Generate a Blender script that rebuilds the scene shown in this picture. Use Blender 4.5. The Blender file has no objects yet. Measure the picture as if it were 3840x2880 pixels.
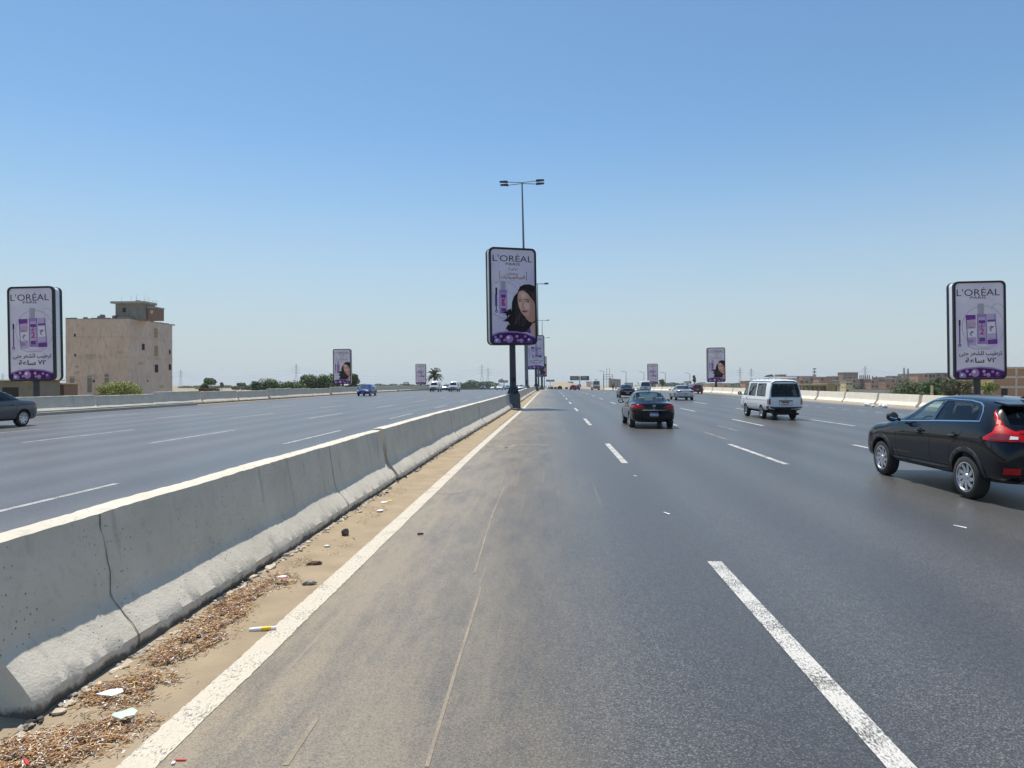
import bpy, bmesh, math, random
from mathutils import Vector, Matrix, noise
from mathutils.bvhtree import BVHTree
R = math.radians
random.seed(7)
C = bpy.context.scene.collection
scn = bpy.context.scene

# ------------------------------------------------------------------ camera
FPX, CAMH = 2560.0, 1.92                      # focal length in photo pixels, eye height
PSI = math.atan(143 / FPX)                    # camera looks a little left of the road
PIT = math.atan(12 / FPX)
cd = bpy.data.cameras.new("camera"); cam = bpy.data.objects.new("camera", cd); C.objects.link(cam)
cd.sensor_width = 36; cd.lens = 36 * FPX / 3840; cd.clip_end = 20000; cd.clip_start = .05
cam.location = (0, 0, CAMH); cam.rotation_euler = (math.pi / 2 - PIT, 0, PSI)
scn.camera = cam

# ------------------------------------------------------------------ light
SUN = Vector((-.215, .32, 1)).normalized()
sd = bpy.data.lights.new("sun", "SUN"); so = bpy.data.objects.new("sun", sd); C.objects.link(so)
sd.energy = 4.9; sd.angle = R(.5); sd.color = (1, .935, .83)
so.rotation_euler = (-SUN).to_track_quat('-Z', 'Y').to_euler()
so.location = (0, 0, 60)
w = bpy.data.worlds.new("World"); scn.world = w; w.use_nodes = True
nt = w.node_tree; nt.nodes.clear()
sky = nt.nodes.new("ShaderNodeTexSky"); sky.sky_type = 'NISHITA'; sky.sun_disc = False
sky.sun_elevation = math.asin(SUN.z); sky.sun_rotation = math.atan2(SUN.x, SUN.y)
sky.altitude = 50; sky.air_density = 1.0; sky.dust_density = .2; sky.ozone_density = 2.2
bg = nt.nodes.new("ShaderNodeBackground"); bg.inputs[1].default_value = .120
wo = nt.nodes.new("ShaderNodeOutputWorld")
tcw = nt.nodes.new("ShaderNodeTexCoord"); spw = nt.nodes.new("ShaderNodeSeparateXYZ"); nt.links.new(tcw.outputs['Generated'], spw.inputs[0])
mrw = nt.nodes.new("ShaderNodeMapRange"); mrw.interpolation_type = 'SMOOTHSTEP'; nt.links.new(spw.outputs[2], mrw.inputs[0])
mrw.inputs[1].default_value = -.04; mrw.inputs[2].default_value = .36; mrw.inputs[3].default_value = .92; mrw.inputs[4].default_value = .0
mxw = nt.nodes.new("ShaderNodeMix"); mxw.data_type = 'RGBA'; nt.links.new(mrw.outputs[0], mxw.inputs[0]); vmw = nt.nodes.new('ShaderNodeVectorMath'); vmw.operation = 'MULTIPLY'; vmw.inputs[1].default_value = (.78, .95, .97); nt.links.new(sky.outputs[0], vmw.inputs[0]); nt.links.new(vmw.outputs[0], mxw.inputs[6]); mxw.inputs[7].default_value = (3.8, 4.15, 4.4, 1)
nt.links.new(mxw.outputs[2], bg.inputs[0]); nt.links.new(bg.outputs[0], wo.inputs[0])
scn.view_settings.view_transform = 'Standard'; scn.view_settings.look = 'None'
scn.view_settings.exposure = 0.22; scn.view_settings.gamma = 1
scn.render.engine = 'CYCLES'
scn.cycles.max_bounces = 8; scn.cycles.transparent_max_bounces = 16
scn.cycles.use_adaptive_sampling = True

# ------------------------------------------------------------------ pixel helpers (photo 3840x2880)
def ray(px, py):
    a = (px - 1920) / FPX; b = (1440 - py) / FPX
    return cam_m @ Vector((a, b, -1))
cam_m = cam.rotation_euler.to_matrix()
def at(px, py, Y):                            # world point seen at the pixel at road distance Y
    d = ray(px, py); t = Y / d.y
    return Vector((d.x * t, Y, CAMH + d.z * t))
def gp(px, py, z=0.0):                        # ground point under the pixel
    d = ray(px, py); t = (z - CAMH) / d.z
    return Vector((d.x * t, d.y * t, z))

# ------------------------------------------------------------------ materials
MT = {}
def nodes_of(name):
    m = bpy.data.materials.new(name); m.use_nodes = True
    return m, m.node_tree, m.node_tree.nodes["Principled BSDF"]
def mat(name, col, rough=.6, metal=0, var=0, vs=4, coat=0, spec=.5, bump=0, bs=40, emit=0):
    if name in MT: return MT[name]
    m, t, p = nodes_of(name); n = t.nodes; l = t.links
    c = (*col, 1); p.inputs['Base Color'].default_value = c
    p.inputs['Roughness'].default_value = rough; p.inputs['Metallic'].default_value = metal
    p.inputs['Specular IOR Level'].default_value = spec
    p.inputs['Coat Weight'].default_value = coat; p.inputs['Coat Roughness'].default_value = .05
    g = n.new("ShaderNodeTexCoord")
    if var:
        no = n.new("ShaderNodeTexNoise"); no.inputs['Scale'].default_value = vs; no.inputs['Detail'].default_value = 6
        l.new(g.outputs['Object'], no.inputs['Vector'])
        mr = n.new("ShaderNodeMapRange"); mr.inputs[1].default_value = .3; mr.inputs[2].default_value = .7
        mr.inputs[3].default_value = 1 - var; mr.inputs[4].default_value = 1 + var
        l.new(no.outputs['Fac'], mr.inputs[0])
        mx = n.new("ShaderNodeVectorMath"); mx.operation = 'SCALE'; mx.inputs[0].default_value = col
        l.new(mr.outputs[0], mx.inputs['Scale']); l.new(mx.outputs[0], p.inputs['Base Color'])
    if bump:
        nb = n.new("ShaderNodeTexNoise"); nb.inputs['Scale'].default_value = bs; nb.inputs['Detail'].default_value = 5
        l.new(g.outputs['Object'], nb.inputs['Vector'])
        b = n.new("ShaderNodeBump"); b.inputs['Strength'].default_value = bump; b.inputs['Distance'].default_value = .02
        l.new(nb.outputs['Fac'], b.inputs['Height']); l.new(b.outputs[0], p.inputs['Normal'])
    MT[name] = m; return m
def N(t, ty, **kw):
    n = t.nodes.new(ty)
    for k, v in kw.items(): setattr(n, k, v)
    return n
def mapr(t, src, a, b, c, d):
    m = N(t, "ShaderNodeMapRange"); m.inputs[1].default_value = a; m.inputs[2].default_value = b
    m.inputs[3].default_value = c; m.inputs[4].default_value = d; t.links.new(src, m.inputs[0]); return m.outputs[0]
def math_(t, op, a, b=None):
    m = N(t, "ShaderNodeMath", operation=op)
    for i, v in enumerate((a, b)):
        if v is None: continue
        if isinstance(v, (int, float)): m.inputs[i].default_value = v
        else: t.links.new(v, m.inputs[i])
    return m.outputs[0]
def mixc(t, f, a, b):
    m = N(t, "ShaderNodeMix", data_type='RGBA')
    for i, v in ((0, f), (6, a), (7, b)):
        if isinstance(v, (int, float)): m.inputs[i].default_value = v
        elif isinstance(v, tuple): m.inputs[i].default_value = (*v, 1)
        else: t.links.new(v, m.inputs[i])
    return m.outputs[2]
def noise_(t, vec, scale, detail=4, sc=None, rough=.5):
    if sc:
        mp = N(t, "ShaderNodeMapping"); mp.inputs['Scale'].default_value = sc; t.links.new(vec, mp.inputs[0]); vec = mp.outputs[0]
    n = N(t, "ShaderNodeTexNoise"); n.inputs['Scale'].default_value = scale; n.inputs['Detail'].default_value = detail
    n.inputs['Roughness'].default_value = rough
    t.links.new(vec, n.inputs['Vector']); return n.outputs['Fac']
def bump_(t, p, h, s, dist=.02):
    b = N(t, "ShaderNodeBump"); b.inputs['Strength'].default_value = s; b.inputs['Distance'].default_value = dist
    t.links.new(h, b.inputs['Height']); t.links.new(b.outputs[0], p.inputs['Normal'])

def asphalt(name, dusty):
    m, t, p = nodes_of(name)
    pos = N(t, "ShaderNodeNewGeometry").outputs['Position']
    sx = N(t, "ShaderNodeSeparateXYZ"); t.links.new(pos, sx.inputs[0]); X, Y = sx.outputs[0], sx.outputs[1]
    big = noise_(t, pos, .35, 4, (1, .12, 1)); fine = noise_(t, pos, 75, 3, None, .7); mid = noise_(t, pos, 9, 5)
    base = mixc(t, mapr(t, big, .3, .7, 0, 1), (.056, .056, .057) if dusty else (.080, .083, .092), (.074, .074, .075) if dusty else (.100, .103, .113))
    base = mixc(t, mapr(t, mid, .35, .7, 0, .35), base, (.030, .031, .033))
    vo = N(t, "ShaderNodeTexVoronoi"); vo.inputs['Scale'].default_value = 125; t.links.new(pos, vo.inputs['Vector'])
    sc_ = N(t, "ShaderNodeSeparateColor"); t.links.new(vo.outputs['Color'], sc_.inputs[0]); cell = sc_.outputs[0]
    base = mixc(t, mapr(t, cell, .70, 1, 0, .85), base, (.19, .185, .175))
    base = mixc(t, mapr(t, cell, 0, .35, .75, 0), base, (.012, .012, .013))
    base = mixc(t, mapr(t, fine, .56, .72, 0, .6), base, (.17, .165, .16))
    streak = noise_(t, pos, 1.0, 6, (2.6, .5, 1), .75)
    trk = math_(t, 'ABSOLUTE', math_(t, 'SINE', math_(t, 'MULTIPLY', math_(t, 'ADD', X, math_(t, 'ADD', math_(t, 'MULTIPLY', big, .5), -.75)), math.pi / 1.84)))
    base = mixc(t, mapr(t, trk, .35, 1, 0, .34), base, (.030, .031, .033))
    if dusty:
        wob = math_(t, 'MULTIPLY', noise_(t, pos, .5, 3, (1, .35, 1)), 1.4)
        f = mapr(t, math_(t, 'ADD', X, wob), -1.25, 1.45, 1, 0)
        f = math_(t, 'MULTIPLY', f, mapr(t, streak, .34, .62, .42, 1.15))
        f = math_(t, 'MULTIPLY', f, mapr(t, cell, .0, .6, .55, 1.0))
        f = math_(t, 'MINIMUM', f, .9)
        base = mixc(t, f, base, (.315, .255, .172))
        st2 = noise_(t, pos, 1.0, 3, (16, .12, 1), .7)
        near = mapr(t, X, -.2, 1.6, .5, 0)
        base = mixc(t, math_(t, 'MULTIPLY', mapr(t, st2, .63, .72, 0, 1), near), base, (.33, .29, .22))
        # sand blown toward the hard shoulder at the far right
        fr = mapr(t, math_(t, 'ADD', X, wob), 24.0, 26.3, 0, .8)
        base = mixc(t, fr, base, (.42, .32, .22))
    else:
        f = math_(t, 'MULTIPLY', mapr(t, X, -27.4, -28.6, 0, .8), mapr(t, streak, .3, .6, .5, 1))
        base = mixc(t, f, base, (.42, .35, .26))
    base = mixc(t, mapr(t, streak, .55, .8, 0, .3), base, (.085, .085, .085))
    t.links.new(base, p.inputs['Base Color'])
    t.links.new(mapr(t, big, .3, .7, .36, .46), p.inputs['Roughness'])
    p.inputs['Specular IOR Level'].default_value = .55
    h = math_(t, 'ADD', math_(t, 'MULTIPLY', fine, .7), math_(t, 'MULTIPLY', mid, .3))
    bump_(t, p, h, .22, .008)
    MT[name] = m; return m

def road_paint(name, col, wear, under=(.09, .085, .075)):
    m, t, p = nodes_of(name)
    pos = N(t, "ShaderNodeNewGeometry").outputs['Position']
    fine = noise_(t, pos, 48, 5, (1.6, .7, 1), .8); mid = noise_(t, pos, 3, 4)
    thr = math_(t, 'ADD', fine, math_(t, 'MULTIPLY', mid, .35))
    f = mapr(t, thr, wear, wear + .12, 0, 1)
    c = mixc(t, f, under, col)
    c = mixc(t, mapr(t, mid, .4, .8, 0, .3), c, (.36, .30, .22))
    t.links.new(c, p.inputs['Base Color']); p.inputs['Roughness'].default_value = .6
    bump_(t, p, fine, .4, .008)
    MT[name] = m; return m

def concrete(name, a, b, pits=True, stain=.5):
    m, t, p = nodes_of(name)
    pos = N(t, "ShaderNodeNewGeometry").outputs['Position']
    sz = N(t, "ShaderNodeSeparateXYZ"); t.links.new(pos, sz.inputs[0])
    n1 = noise_(t, pos, 1.6, 6); n2 = noise_(t, pos, 14, 6, None, .65); n3 = noise_(t, pos, 60, 3)
    c = mixc(t, mapr(t, n1, .3, .7, 0, 1), a, b)
    c = mixc(t, mapr(t, n2, .52, .75, 0, .35), c, tuple(x * .6 for x in a))
    dr = noise_(t, pos, 1.0, 5, (6, 6, .5), .6)
    c = mixc(t, mapr(t, dr, .58, .8, 0, stain), c, (.14, .135, .125))
    if pits:
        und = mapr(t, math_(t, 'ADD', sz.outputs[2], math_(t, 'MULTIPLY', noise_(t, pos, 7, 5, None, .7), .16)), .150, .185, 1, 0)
        c = mixc(t, math_(t, 'MULTIPLY', und, .85), c, (.045, .042, .038))  # grime at the foot, plus the shade line under the toe painted in
        v = N(t, "ShaderNodeTexVoronoi"); v.inputs['Scale'].default_value = 22; t.links.new(pos, v.inputs['Vector'])
        pm = math_(t, 'MULTIPLY', mapr(t, v.outputs['Distance'], .10, .17, 1, 0), mapr(t, noise_(t, pos, 3, 2), .48, .58, 0, 1))
        c = mixc(t, math_(t, 'MULTIPLY', pm, .75), c, (.05, .048, .045))
        bump_(t, p, math_(t, 'ADD', math_(t, 'SUBTRACT', n2, pm), math_(t, 'MULTIPLY', n3, .5)), .35, .02)
    else: bump_(t, p, n2, .3, .02)
    t.links.new(c, p.inputs['Base Color']); p.inputs['Roughness'].default_value = .85
    p.inputs['Specular IOR Level'].default_value = .25
    MT[name] = m; return m

def sandmat(name, a, b, sc=2.5):
    m, t, p = nodes_of(name)
    pos = N(t, "ShaderNodeNewGeometry").outputs['Position']
    n1 = noise_(t, pos, sc, 6); n2 = noise_(t, pos, sc * 16, 4, None, .7)
    c = mixc(t, mapr(t, n1, .3, .7, 0, 1), a, b)
    c = mixc(t, mapr(t, n2, .6, .75, 0, .5), c, tuple(x * .4 for x in a))
    t.links.new(c, p.inputs['Base Color']); p.inputs['Roughness'].default_value = .95
    p.inputs['Specular IOR Level'].default_value = .1
    bump_(t, p, n2, .5, .02); MT[name] = m; return m

def brickmat(name, a, b, mortar, scale=1.0):
    m, t, p = nodes_of(name)
    tc = N(t, "ShaderNodeTexCoord").outputs['Object']
    sx = N(t, "ShaderNodeSeparateXYZ"); t.links.new(tc, sx.inputs[0])
    cb = N(t, "ShaderNodeCombineXYZ"); t.links.new(math_(t, 'ADD', sx.outputs[0], sx.outputs[1]), cb.inputs[0]); t.links.new(sx.outputs[2], cb.inputs[1])
    bt = N(t, "ShaderNodeTexBrick"); t.links.new(cb.outputs[0], bt.inputs['Vector'])
    bt.inputs['Color1'].default_value = (*a, 1); bt.inputs['Color2'].default_value = (*b, 1); bt.inputs['Mortar'].default_value = (*mortar, 1)
    bt.inputs['Scale'].default_value = scale; bt.inputs['Mortar Size'].default_value = .012
    bt.inputs['Brick Width'].default_value = .25; bt.inputs['Row Height'].default_value = .08
    c = mixc(t, mapr(t, noise_(t, tc, .5, 5), .4, .75, 0, .55), bt.outputs['Color'], tuple(x * .75 + .03 for x in mortar))
    t.links.new(c, p.inputs['Base Color']); p.inputs['Roughness'].default_value = .9
    p.inputs['Specular IOR Level'].default_value = .2
    MT[name] = m; return m

def glassmat(name, tint, fac=.12, rough=.02):
    m = bpy.data.materials.new(name); m.use_nodes = True; t = m.node_tree; t.nodes.clear()
    o = N(t, "ShaderNodeOutputMaterial"); tr = N(t, "ShaderNodeBsdfTransparent"); tr.inputs[0].default_value = (*tint, 1)
    gl = N(t, "ShaderNodeBsdfGlossy"); gl.inputs['Roughness'].default_value = rough
    fr = N(t, "ShaderNodeLayerWeight"); fr.inputs[0].default_value = .5
    f = math_(t, 'ADD', math_(t, 'MULTIPLY', math_(t, 'POWER', fr.outputs['Facing'], 4.0), .8), fac); ms = N(t, "ShaderNodeMixShader")
    t.links.new(f, ms.inputs[0]); t.links.new(tr.outputs[0], ms.inputs[1]); t.links.new(gl.outputs[0], ms.inputs[2])
    t.links.new(ms.outputs[0], o.inputs[0]); MT[name] = m; return m

asphalt('asphalt_dusty', True); asphalt('asphalt', False)
road_paint('edge_paint', (.56, .51, .42), .525); road_paint('lane_paint', (.56, .56, .54), .585); road_paint('lane_paint_old', (.40, .41, .41), .58); road_paint('dust_paint', (.27, .225, .16), .64, (.19, .16, .12)); road_paint('faded_paint', (.30, .30, .30), .64)
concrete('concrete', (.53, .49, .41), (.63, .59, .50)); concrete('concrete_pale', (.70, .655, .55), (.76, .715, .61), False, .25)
concrete('concrete_grey', (.30, .29, .27), (.38, .37, .34), False)
sandmat('sand', (.37, .295, .205), (.285, .23, .16)); sandmat('land', (.33, .28, .20), (.22, .22, .13), .03)
brickmat('brick', (.50, .22, .135), (.42, .18, .115), (.38, .30, .22)); brickmat('brick_dark', (.30, .16, .12), (.24, .13, .10), (.24, .19, .16))
glassmat('glass_dark', (.10, .11, .13), .03); glassmat('glass_clear', (.62, .74, .74), .05); glassmat('glass_mid', (.30, .36, .38), .04)
# ------------------------------------------------------------------ object helpers
def tag(o, label=None, cat=None, group=None, kind=None):
    if label: o['label'] = label
    if cat: o['category'] = cat
    if group: o['group'] = group
    if kind: o['kind'] = kind
    return o
def empty(name, loc=(0, 0, 0), rz=0):
    o = bpy.data.objects.new(name, None); C.objects.link(o); o.location = loc; o.rotation_euler = (0, 0, rz)
    o.empty_display_size = .2; return o
def link(name, bm, mats, parent=None, smooth=False, sharp=40):
    me = bpy.data.meshes.new(name); bm.to_mesh(me); bm.free()
    o = bpy.data.objects.new(name, me); C.objects.link(o)
    for m in (mats if isinstance(mats, (list, tuple)) else [mats]): me.materials.append(MT[m] if isinstance(m, str) else m)
    if smooth:
        me.polygons.foreach_set('use_smooth', [True] * len(me.polygons)); me.set_sharp_from_angle(angle=R(sharp))
    if parent: o.parent = parent
    return o
def box(bm, x0, x1, y0, y1, z0, z1, mi=0, M=None, taper=0):
    vs = []
    for z in (z0, z1):
        k = taper if z == z1 else 0
        for x, y in ((x0 + k, y0 + k), (x1 - k, y0 + k), (x1 - k, y1 - k), (x0 + k, y1 - k)):
            v = Vector((x, y, z)); vs.append(bm.verts.new(M @ v if M else v))
    for f in ((3, 2, 1, 0), (4, 5, 6, 7), (0, 1, 5, 4), (1, 2, 6, 5), (2, 3, 7, 6), (3, 0, 4, 7)):
        bm.faces.new([vs[i] for i in f]).material_index = mi
def beam(bm, a, b, r, n=6, r2=None, mi=0, cap=True):
    a, b = Vector(a), Vector(b); d = (b - a)
    if d.length < 1e-6: return
    q = d.to_track_quat('Z', 'Y'); r2 = r if r2 is None else r2
    A, B = [], []
    for i in range(n):
        t = 2 * math.pi * i / n; o = Vector((math.cos(t), math.sin(t), 0))
        A.append(bm.verts.new(a + q @ (o * r))); B.append(bm.verts.new(b + q @ (o * r2)))
    for i in range(n):
        bm.faces.new((A[i], A[(i + 1) % n], B[(i + 1) % n], B[i])).material_index = mi
    if cap: bm.faces.new(A[::-1]).material_index = mi; bm.faces.new(B).material_index = mi
def lathe(bm, prof, n=24, axis='X', c=(0, 0, 0), mi=0, close=False):
    rings = []
    for (r, h) in prof:
        rg = []
        for i in range(n):
            t = 2 * math.pi * i / n; a, b = r * math.cos(t), r * math.sin(t)
            v = Vector((h, a, b)) if axis == 'X' else Vector((a, b, h))
            rg.append(bm.verts.new(v + Vector(c)))
        rings.append(rg)
    for k in range(len(rings) - 1):
        for i in range(n):
            bm.faces.new((rings[k][i], rings[k][(i + 1) % n], rings[k + 1][(i + 1) % n], rings[k + 1][i])).material_index = mi
    if close: bm.faces.new(rings[0][::-1]).material_index = mi; bm.faces.new(rings[-1]).material_index = mi
def poly(bm, pts, mi=0):
    try: f = bm.faces.new([bm.verts.new(p) for p in pts]); f.material_index = mi; return f
    except ValueError: return None
def prism(bm, pts, dvec, mi=0):                # pts: 3-D loop, extruded along dvec
    A = [bm.verts.new(p) for p in pts]; B = [bm.verts.new(Vector(p) + Vector(dvec)) for p in pts]
    f0 = bm.faces.new(A); f1 = bm.faces.new(B[::-1]); fs = [f0, f1]
    n = len(A)
    for i in range(n): fs.append(bm.faces.new((A[i], B[i], B[(i + 1) % n], A[(i + 1) % n])))
    for f in fs: f.material_index = mi
    return fs
def ellip(bm, c, r, seg=12, mi=0, M=None):
    mat4 = Matrix.Translation(c) @ Matrix.Diagonal((*r, 1))
    if M: mat4 = M @ mat4
    k = bmesh.ops.create_uvsphere(bm, u_segments=seg, v_segments=max(6, seg // 2), radius=1, matrix=mat4)
    for v in k['verts']:
        for f in v.link_faces: f.material_index = mi; f.smooth = True
def copy_tree(o, parent=None):
    c = o.copy(); C.objects.link(c)
    if parent: c.parent = parent
    for ch in kids.get(o.name, []) if False else list(o.children): copy_tree(ch, c)
    return c
kids = {}
def S(x, a, b):
    t = min(1, max(0, (x - a) / (b - a))); return t * t * (3 - 2 * t)

# ------------------------------------------------------------------ elevation
def zr_(Y):                                    # road surface: level, then gently downhill
    if Y < 90: return 0.0
    if Y < 170: return -.0115 * (Y - 90) ** 2 / 160
    if Y < 420: return -.46 - .0115 * (Y - 170)
    return -3.335 - .0055 * (Y - 420)
def zg_(Y): return -3.0 - .0055 * max(Y, -50)
def med(Y): return -3.275 + .30 * S(Y, 15, 48)  # centre line of the median barrier
YS = [-12, -6, 0, 3, 6, 10, 15, 20, 30, 40, 50, 60, 75, 90, 100, 110, 120, 130, 140, 150, 160, 170, 190, 220, 260, 300, 360, 420, 500, 650, 900, 1300]
XR, XL = 26.9, -29.3

def sheet(name, xa, xb, ys, dz, m, nx=1, zf=zr_):
    bm = bmesh.new(); rows = []
    for y in ys:
        a, b = xa(y) if callable(xa) else xa, xb(y) if callable(xb) else xb
        rows.append([bm.verts.new((a + (b - a) * i / nx, y, zf(y) + dz)) for i in range(nx + 1)])
    for r0, r1 in zip(rows, rows[1:]):
        for i in range(nx): bm.faces.new((r0[i], r0[i + 1], r1[i + 1], r1[i]))
    return link(name, bm, m)
def far_w(y): return 1 if y < 420 else 1
tag(sheet('road_right', lambda y: med(y), XR, YS, 0, 'asphalt_dusty', 4), kind='structure')
tag(sheet('road_left', XL, lambda y: med(y), YS, 0, 'asphalt', 4), kind='structure')
# embankments and land
GY = YS + [2000, 3000, 5000]
bm = bmesh.new(); rows = []
for y in [-60] + GY[0:]:
    z = zg_(y); zz = min(zr_(y), 40)
    xs = [(-5000, z), (-1200, z), (-400, z), (-120, z), (-60, z), (-36, z + .3), (-33.2, z + .5), (-31.2, zz - .35), (XL - .3, zz - .02), (XL + .02, zz - .03), (0, zz - .25), (XR - .02, zz - .03), (XR + .3, zz - .02), (XR + 2, zz - .35), (XR + 5, z + .4), (XR + 9, z), (60, z), (120, z), (400, z), (1200, z), (5000, z)]
    rows.append([bm.verts.new((x, y, h)) for x, h in xs])
for r0, r1 in zip(rows, rows[1:]):
    for i in range(len(r0) - 1): bm.faces.new((r0[i], r0[i + 1], r1[i + 1], r1[i]))
tag(link('ground', bm, 'land'), kind='structure')

# lane markings
def dashes(bm, X, wd, ys, ln, z=.004, ragged=False):
    for y in ys:
        n = 4 if y < 40 else 1
        for k in range(n):
            a, b = y + ln * k / n, y + ln * (k + 1) / n
            poly(bm, [(X - wd / 2, a, zr_(a) + z), (X + wd / 2, a, zr_(a) + z), (X + wd / 2, b, zr_(b) + z), (X - wd / 2, b, zr_(b) + z)])
bm = bmesh.new()
for X in (1.74, 5.42, 9.08, 12.9): dashes(bm, X, .15, [2.35 + 13.65 * k for k in range(-1, 32)], 5.0)
dashes(bm, 19.8, .14, [30 + 2.35 * k for k in range(0, 70)], 1.1)
tag(link('lane_markings', bm, 'lane_paint'), kind='structure')
bm = bmesh.new()
dashes(bm, 7.15, .13, [26.5 + 13.65 * k for k in range(0, 5)], 3.2, .005); dashes(bm, 5.75, .12, [22.6, 36.2], 3.4, .005)
dashes(bm, -5.1, .10, [12.5, 15.5, 22], .8, .005)
tag(link('faded_markings', bm, 'faded_paint'), kind='structure')
bm = bmesh.new()
for X in (-8.08, -12.27, -16.35, -20.2, -24.2): dashes(bm, X, .13, [21.3 - 13.7 + 13.7 * k - 1 for k in range(0, 30)], 5.7)
tag(link('lane_markings', bm, 'lane_paint_old'), kind='structure')
# edge line, slightly ragged
bm = bmesh.new(); ys = [y * .035 for y in range(-100, 543)] + [19.5 + i for i in range(0, 500, 4)]; prev = None
for y in ys:
    o = med(y) + 3.25 * 1; c = -2.05 + (med(y) + 3.275) * .6
    if y < 19: e0, e1 = (noise.noise((y * 1.2, 0, 0)) * .008 + noise.noise((y * 14, 0, 0)) * .012, noise.noise((y * 1.2, 9, 0)) * .008 + noise.noise((y * 14, 9, 0)) * .012)
    else: e0 = e1 = 0
    cur = [bm.verts.new((c - .098 + e0, y, zr_(y) + .004)), bm.verts.new((c + .098 + e1, y, zr_(y) + .004))]
    if prev: bm.faces.new((prev[0], prev[1], cur[1], cur[0]))
    prev = cur
tag(link('edge_line', bm, 'edge_paint'), kind='structure')
bm = bmesh.new()
for line, wd in (([(1805, 2200), (1762, 2340), (1715, 2490), (1655, 2690), (1600, 2875)], .022), ([(1890, 1830), (1850, 1920), (1812, 2040), (1780, 2150)], .018), ([(1190, 2690), (1130, 2780), (1070, 2870)], .03),
                 ([(1600, 1676), (1690, 1668), (1780, 1667), (1850, 1672), (1900, 1680), (1935, 1668), (1990, 1666), (2060, 1669)], .16), ([(1640, 1683), (1760, 1690), (1860, 1690), (1930, 1680)], .14), ([(1600, 1849), (1680, 1852), (1726, 1848)], .07)):
    P_ = [gp(*q, .003) for q in line]
    for q0, q1 in zip(P_, P_[1:]):
        n = (q1 - q0).cross(Vector((0, 0, 1))).normalized() * wd / 2; m_ = max(1, int((q1 - q0).length / .3))
        for i in range(m_):
            u, v_ = q0.lerp(q1, i / m_), q0.lerp(q1, (i + 1) / m_); poly(bm, [u - n, u + n, v_ + n, v_ - n])
tag(link('dust_streaks', bm, 'dust_paint'), kind='structure')
# sand drifted along the median
bm = bmesh.new(); rows = []
ys = [-4 + i * .1 for i in range(0, 340)] + [30 + 2 * i for i in range(0, 120)]
for y in ys:
    c = med(y); near = y < 30
    wob = noise.noise((y * .35, 3, 0)) * .16 + noise.noise((y * 2.1, 5, 0)) * .05
    xa, xb = c + .18, c + 1.14 - .20 * S(y, 10, 40) + .3 * wob + .03 * noise.noise((y * 9, 2, 0)) + (.0 if near else 0)
    row = []
    for i in range(9):
        u = i / 8; x = xa + (xb - xa) * u
        h = .055 * (1 - u) ** 2.2 + (.02 * noise.noise((x * 5, y * 3, 0)) + .012 * noise.noise((x * 17, y * 11, 4))) * (1 - u ** 3) if near else .04 * (1 - u)
        if near and 2.6 < y < 3.75 and u < .55: h -= .06 * math.exp(-((y - 3.2) / .35) ** 2)
        row.append(bm.verts.new((x, y, zr_(y) + max(h, -.0) + .006 * (1 if u < 1 else .1))))
    rows.append(row)
for r0, r1 in zip(rows, rows[1:]):
    for i in range(8): bm.faces.new((r0[i], r0[i + 1], r1[i + 1], r1[i]))
tag(link('sand_strip', bm, 'sand', smooth=True), kind='structure')
# sand along right barrier
tag(sheet('sand_verge', 25.3, XR - .3, [y for y in YS if y > 5 and y < 420], .005, 'sand', 2), kind='structure')
tag(sheet('sand_verge', XL + .3, -27.95, [y for y in YS if y > 15 and y < 420], .005, 'sand', 2), kind='structure')
# low kerb in front of the left barrier
bm = bmesh.new()
for k in range(14): 
    y = 24 + k * 2.05; box(bm, -28.25, -27.95, y, y + 2.03, 0, .16); box(bm, -28.55, -28.252, y + .01, y + 2.0, 0, .24)
tag(link('kerb', bm, 'concrete_grey'), kind='structure')

mat('stone_dark', (.075, .07, .065), .9, var=.3, vs=30); mat('joint_dark', (.27, .25, .22), .95, var=.6, vs=9)
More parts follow.
